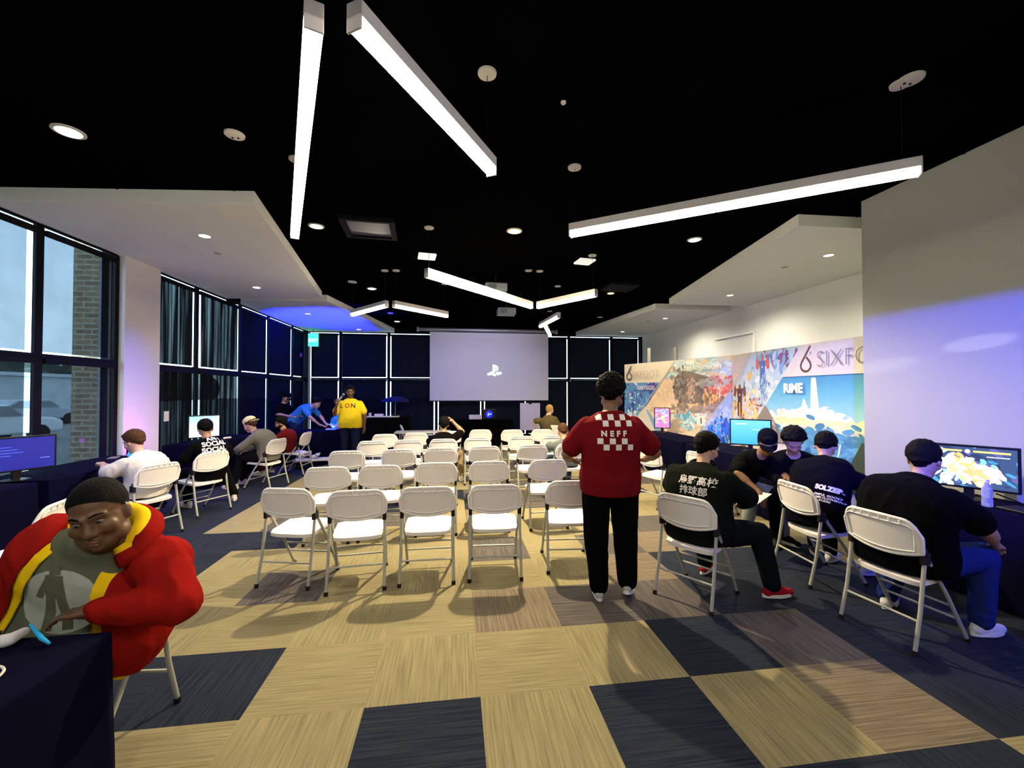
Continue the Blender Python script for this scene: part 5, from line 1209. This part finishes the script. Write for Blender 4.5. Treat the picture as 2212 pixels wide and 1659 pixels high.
# easel with flip chart
e = empty('flip_chart', (2.5,14.0,0), 0, 'white flip chart on an easel under the right part of the screen', 'flip chart')
m = MB(); m.bx(-.34,.34,-.012,0,.34,1.25); m.build('paper_pad', mat('pad_paper', (.55,.52,.68), .7, nscale=3, namt=.02), e)
m = MB(); m.bx(-.05,.05,-.02,.01,1.21,1.27); m.build('clip', M['black_plastic'], e)
for x in (-.3,.3,0):
    m = MB(); m.tube([(x*.4,.02,1.25),(x*1.15,.02 if x else .4,.0)], .012, 8); m.build('leg', M['black_plastic'], e)
# glowing blue badge, white box on the black table
e = empty('glowing_logo_case', (1.02,12.85,.80), 0, 'black case with a glowing blue emblem on the table under the screen', 'case')
m = MB(); m.bx(-.2,.2,-.1,.1,0,.3); m.build('case', M['black_plastic'], e, bevel=.01)
A = Art(); A.disc(0,.15,.11,.11,(.0,.0,.55),28); A.poly([(-.04,.10),(-.02,.10),(-.01,.2),(-.03,.2)], (.3,.7,1)); A.poly([(0,.13),(.06,.15),(.07,.18),(.01,.16)], (.3,.7,1)); A.build('emblem', attr_mat('emblem_glow', .4, 1.3), (0,-.104,0), (1,0,0), (0,0,1), e, step=.0006)
m = MB(); m.bx(.42,.80,12.7,12.95,.80,.93); thing('white_box', 'small pale box on the black table beside the glowing emblem', 'box', m, mat('pale_violet', (.45,.43,.6), .6, nscale=4, namt=.03), smooth=False, bevel=.01)
# snacks on the counter
for k, (x, y, t) in enumerate(((-2.28,11.85,'white paper cup on the black counter'),(-2.05,11.9,'white takeaway box on the black counter'))):
    m = MB()
    if k == 0: m.lathe((x,y,.95), [(.03,0),(.042,.11)], 16)
    else: m.box((x,y,.99), (.22,.16,.08))
    thing('takeaway_box' if k else 'paper_cup', t, 'box' if k else 'cup', m, M['disc_white'], smooth=False)
m = MB(); m.bx(-2.4,-1.5,11.65,11.9,.951,.975); thing('paper_tray', 'long white paper tray along the front of the black counter', 'tray', m, M['disc_white'], smooth=False)
m = MB(); m.lathe((-1.62,11.95,.95), [(.10,0),(.13,.05),(.11,.055)], 20); thing('dark_bowl', 'dark bowl at the right end of the black counter', 'bowl', m, M['black_plastic'])
# music stand with a blue-lit shade
e = empty('stand_lamp', (-1.72,12.6,0), 0, 'dark umbrella-like stand lamp lit blue behind the counter', 'lamp')
m = MB(); m.tube([(0,0,0),(0,0,1.5)], .014, 8); m.lathe((0,0,0), [(.16,0),(.16,.01),(.02,.02)], 18); m.build('pole', M['grey_metal'], e)
m = MB(); m.lathe((0,0,1.34), [(.40,0),(.36,.06),(.2,.13),(.03,.16)], 24); m.build('lamp_shade', mat('shade_navy', (.01,.012,.06), .8, nscale=5, namt=.1), e, smooth=True)
# rolling stand with white gear in front of the stage table
e = empty('rolling_cart', (-3.0,9.60,0), R(12), 'low dark rolling cart heaped with white controllers and cables', 'cart')
m = MB(); m.bx(-.4,.4,-.16,.16,.16,.20); m.build('shelf', M['disc_white'], e, bevel=.008)
for sx in (-.36,.36):
    for sy in (-.12,.12):
        m = MB(); m.tube([(sx,sy,.16),(sx,sy,.07)], .01, 8); l = m.build('caster_fork', M['grey_metal'], e)
        m = MB(); m.tube([(sx-.012,sy,.035),(sx+.012,sy,.035)], .035, 14); m.build('wheel', M['rubber'], l)
rnd = random.Random(11)
for k in range(9):
    m = MB(); x, y = rnd.uniform(-.3,.32), rnd.uniform(-.1,.1); z = .235+.05*(k%3); r = rnd.uniform(.035,.055)
    m.ell((x,y,z), (r*1.4,r,r*.8), MX.Rotation(rnd.uniform(0,3),3,'Z')); m.cone((x,y,z), r*.5, (x+rnd.uniform(-.08,.08),y,z+.03), r*.4); o = rmesh(m, 'white_controller', M['disc_white'], None, .008, 1)
    o.matrix_world = MX.Translation((-3.0,9.60,0)) @ MX.Rotation(R(12),4,'Z'); tag(o, 'white controller in the heap on the low rolling cart', 'controller', 'white controllers heaped on the cart')
# crumpled cloth on the stage table
m = MB(); n = 22; g_ = [[None]*(n+1) for _ in range(n+1)]
for i in range(n+1):
    for j in range(n+1):
        x, y = -2.95+.62*i/n, 10.1+.34*j/n; g_[i][j] = len(m.v); m.v.append((x+.02*math.sin(j*.5), y+.02*math.sin(i*.6), .752+.05*abs(noise.noise(V((x*7,y*9,1))))+.01))
for i in range(n):
    for j in range(n): m.f.append([g_[i][j], g_[i+1][j], g_[i+1][j+1], g_[i][j+1]]); m.mi.append(0)
thing('crumpled_banner', 'crumpled pale blue sheet spread on the stage table', 'sheet', m, mat('pale_blue_sheet', (.3,.35,.6), .7, nscale=5, namt=.1), smooth='all')
e = empty('gooseneck_mic', (-2.52,10.15,.74), 0, 'slim grey gooseneck microphone on the stage table', 'microphone')
m = MB(); m.tube([(0,0,0),(0,0,.27)], .012, 8); m.lathe((0,0,0), [(.05,0),(.05,.01)], 14); m.build('neck', M['grey_metal'], e); m = MB(); m.ell((0,0,.29), (.022,.022,.028)); m.build('mic_head', M['disc_white'], e, smooth='all')
# exit sign
e = empty('exit_sign', (-4.62,14.6,3.12), 0, 'small glowing green exit sign hanging at the far left corner', 'sign')
m = MB(); m.bx(-.16,.16,-.02,.02,.0,.42); m.build('sign_box', mat('exit_green', (.02,.4,.2), .5, nscale=4, namt=.05, emit=(.05,.9,.45), estr=.9), e, bevel=.01)
m = MB(); m.tube([(0,0,.42),(0,0,.555)], .01, 8); m.build('hanger', M['black_plastic'], e)
flat_text('lettering', 'EXIT', .14, emat('exit_letters', (.8,1,.9), 1.2), (0,-.02,.15), (1,0,0), (0,0,1), e, off=.002, bold=.003)
m = MB(); m.box((XL+.10,14.25,2.8), (.05,.12,.12)); thing('fire_alarm', 'small reddish alarm box high in the far left corner', 'alarm', m, mat('alarm_red', (.35,.08,.15), .5, nscale=4, namt=.05), smooth=False, bevel=.01)
# clipboard
m = MB(); m.box((3.05,4.0,.56), (.22,.34,.006), rot=MX.Rotation(R(-60),3,'Z') @ MX.Rotation(R(8),3,'X')); thing('clipboard', 'white sheet on a clipboard under the hand of the person in the black cap', 'clipboard', m, M['disc_white'], smooth=False)
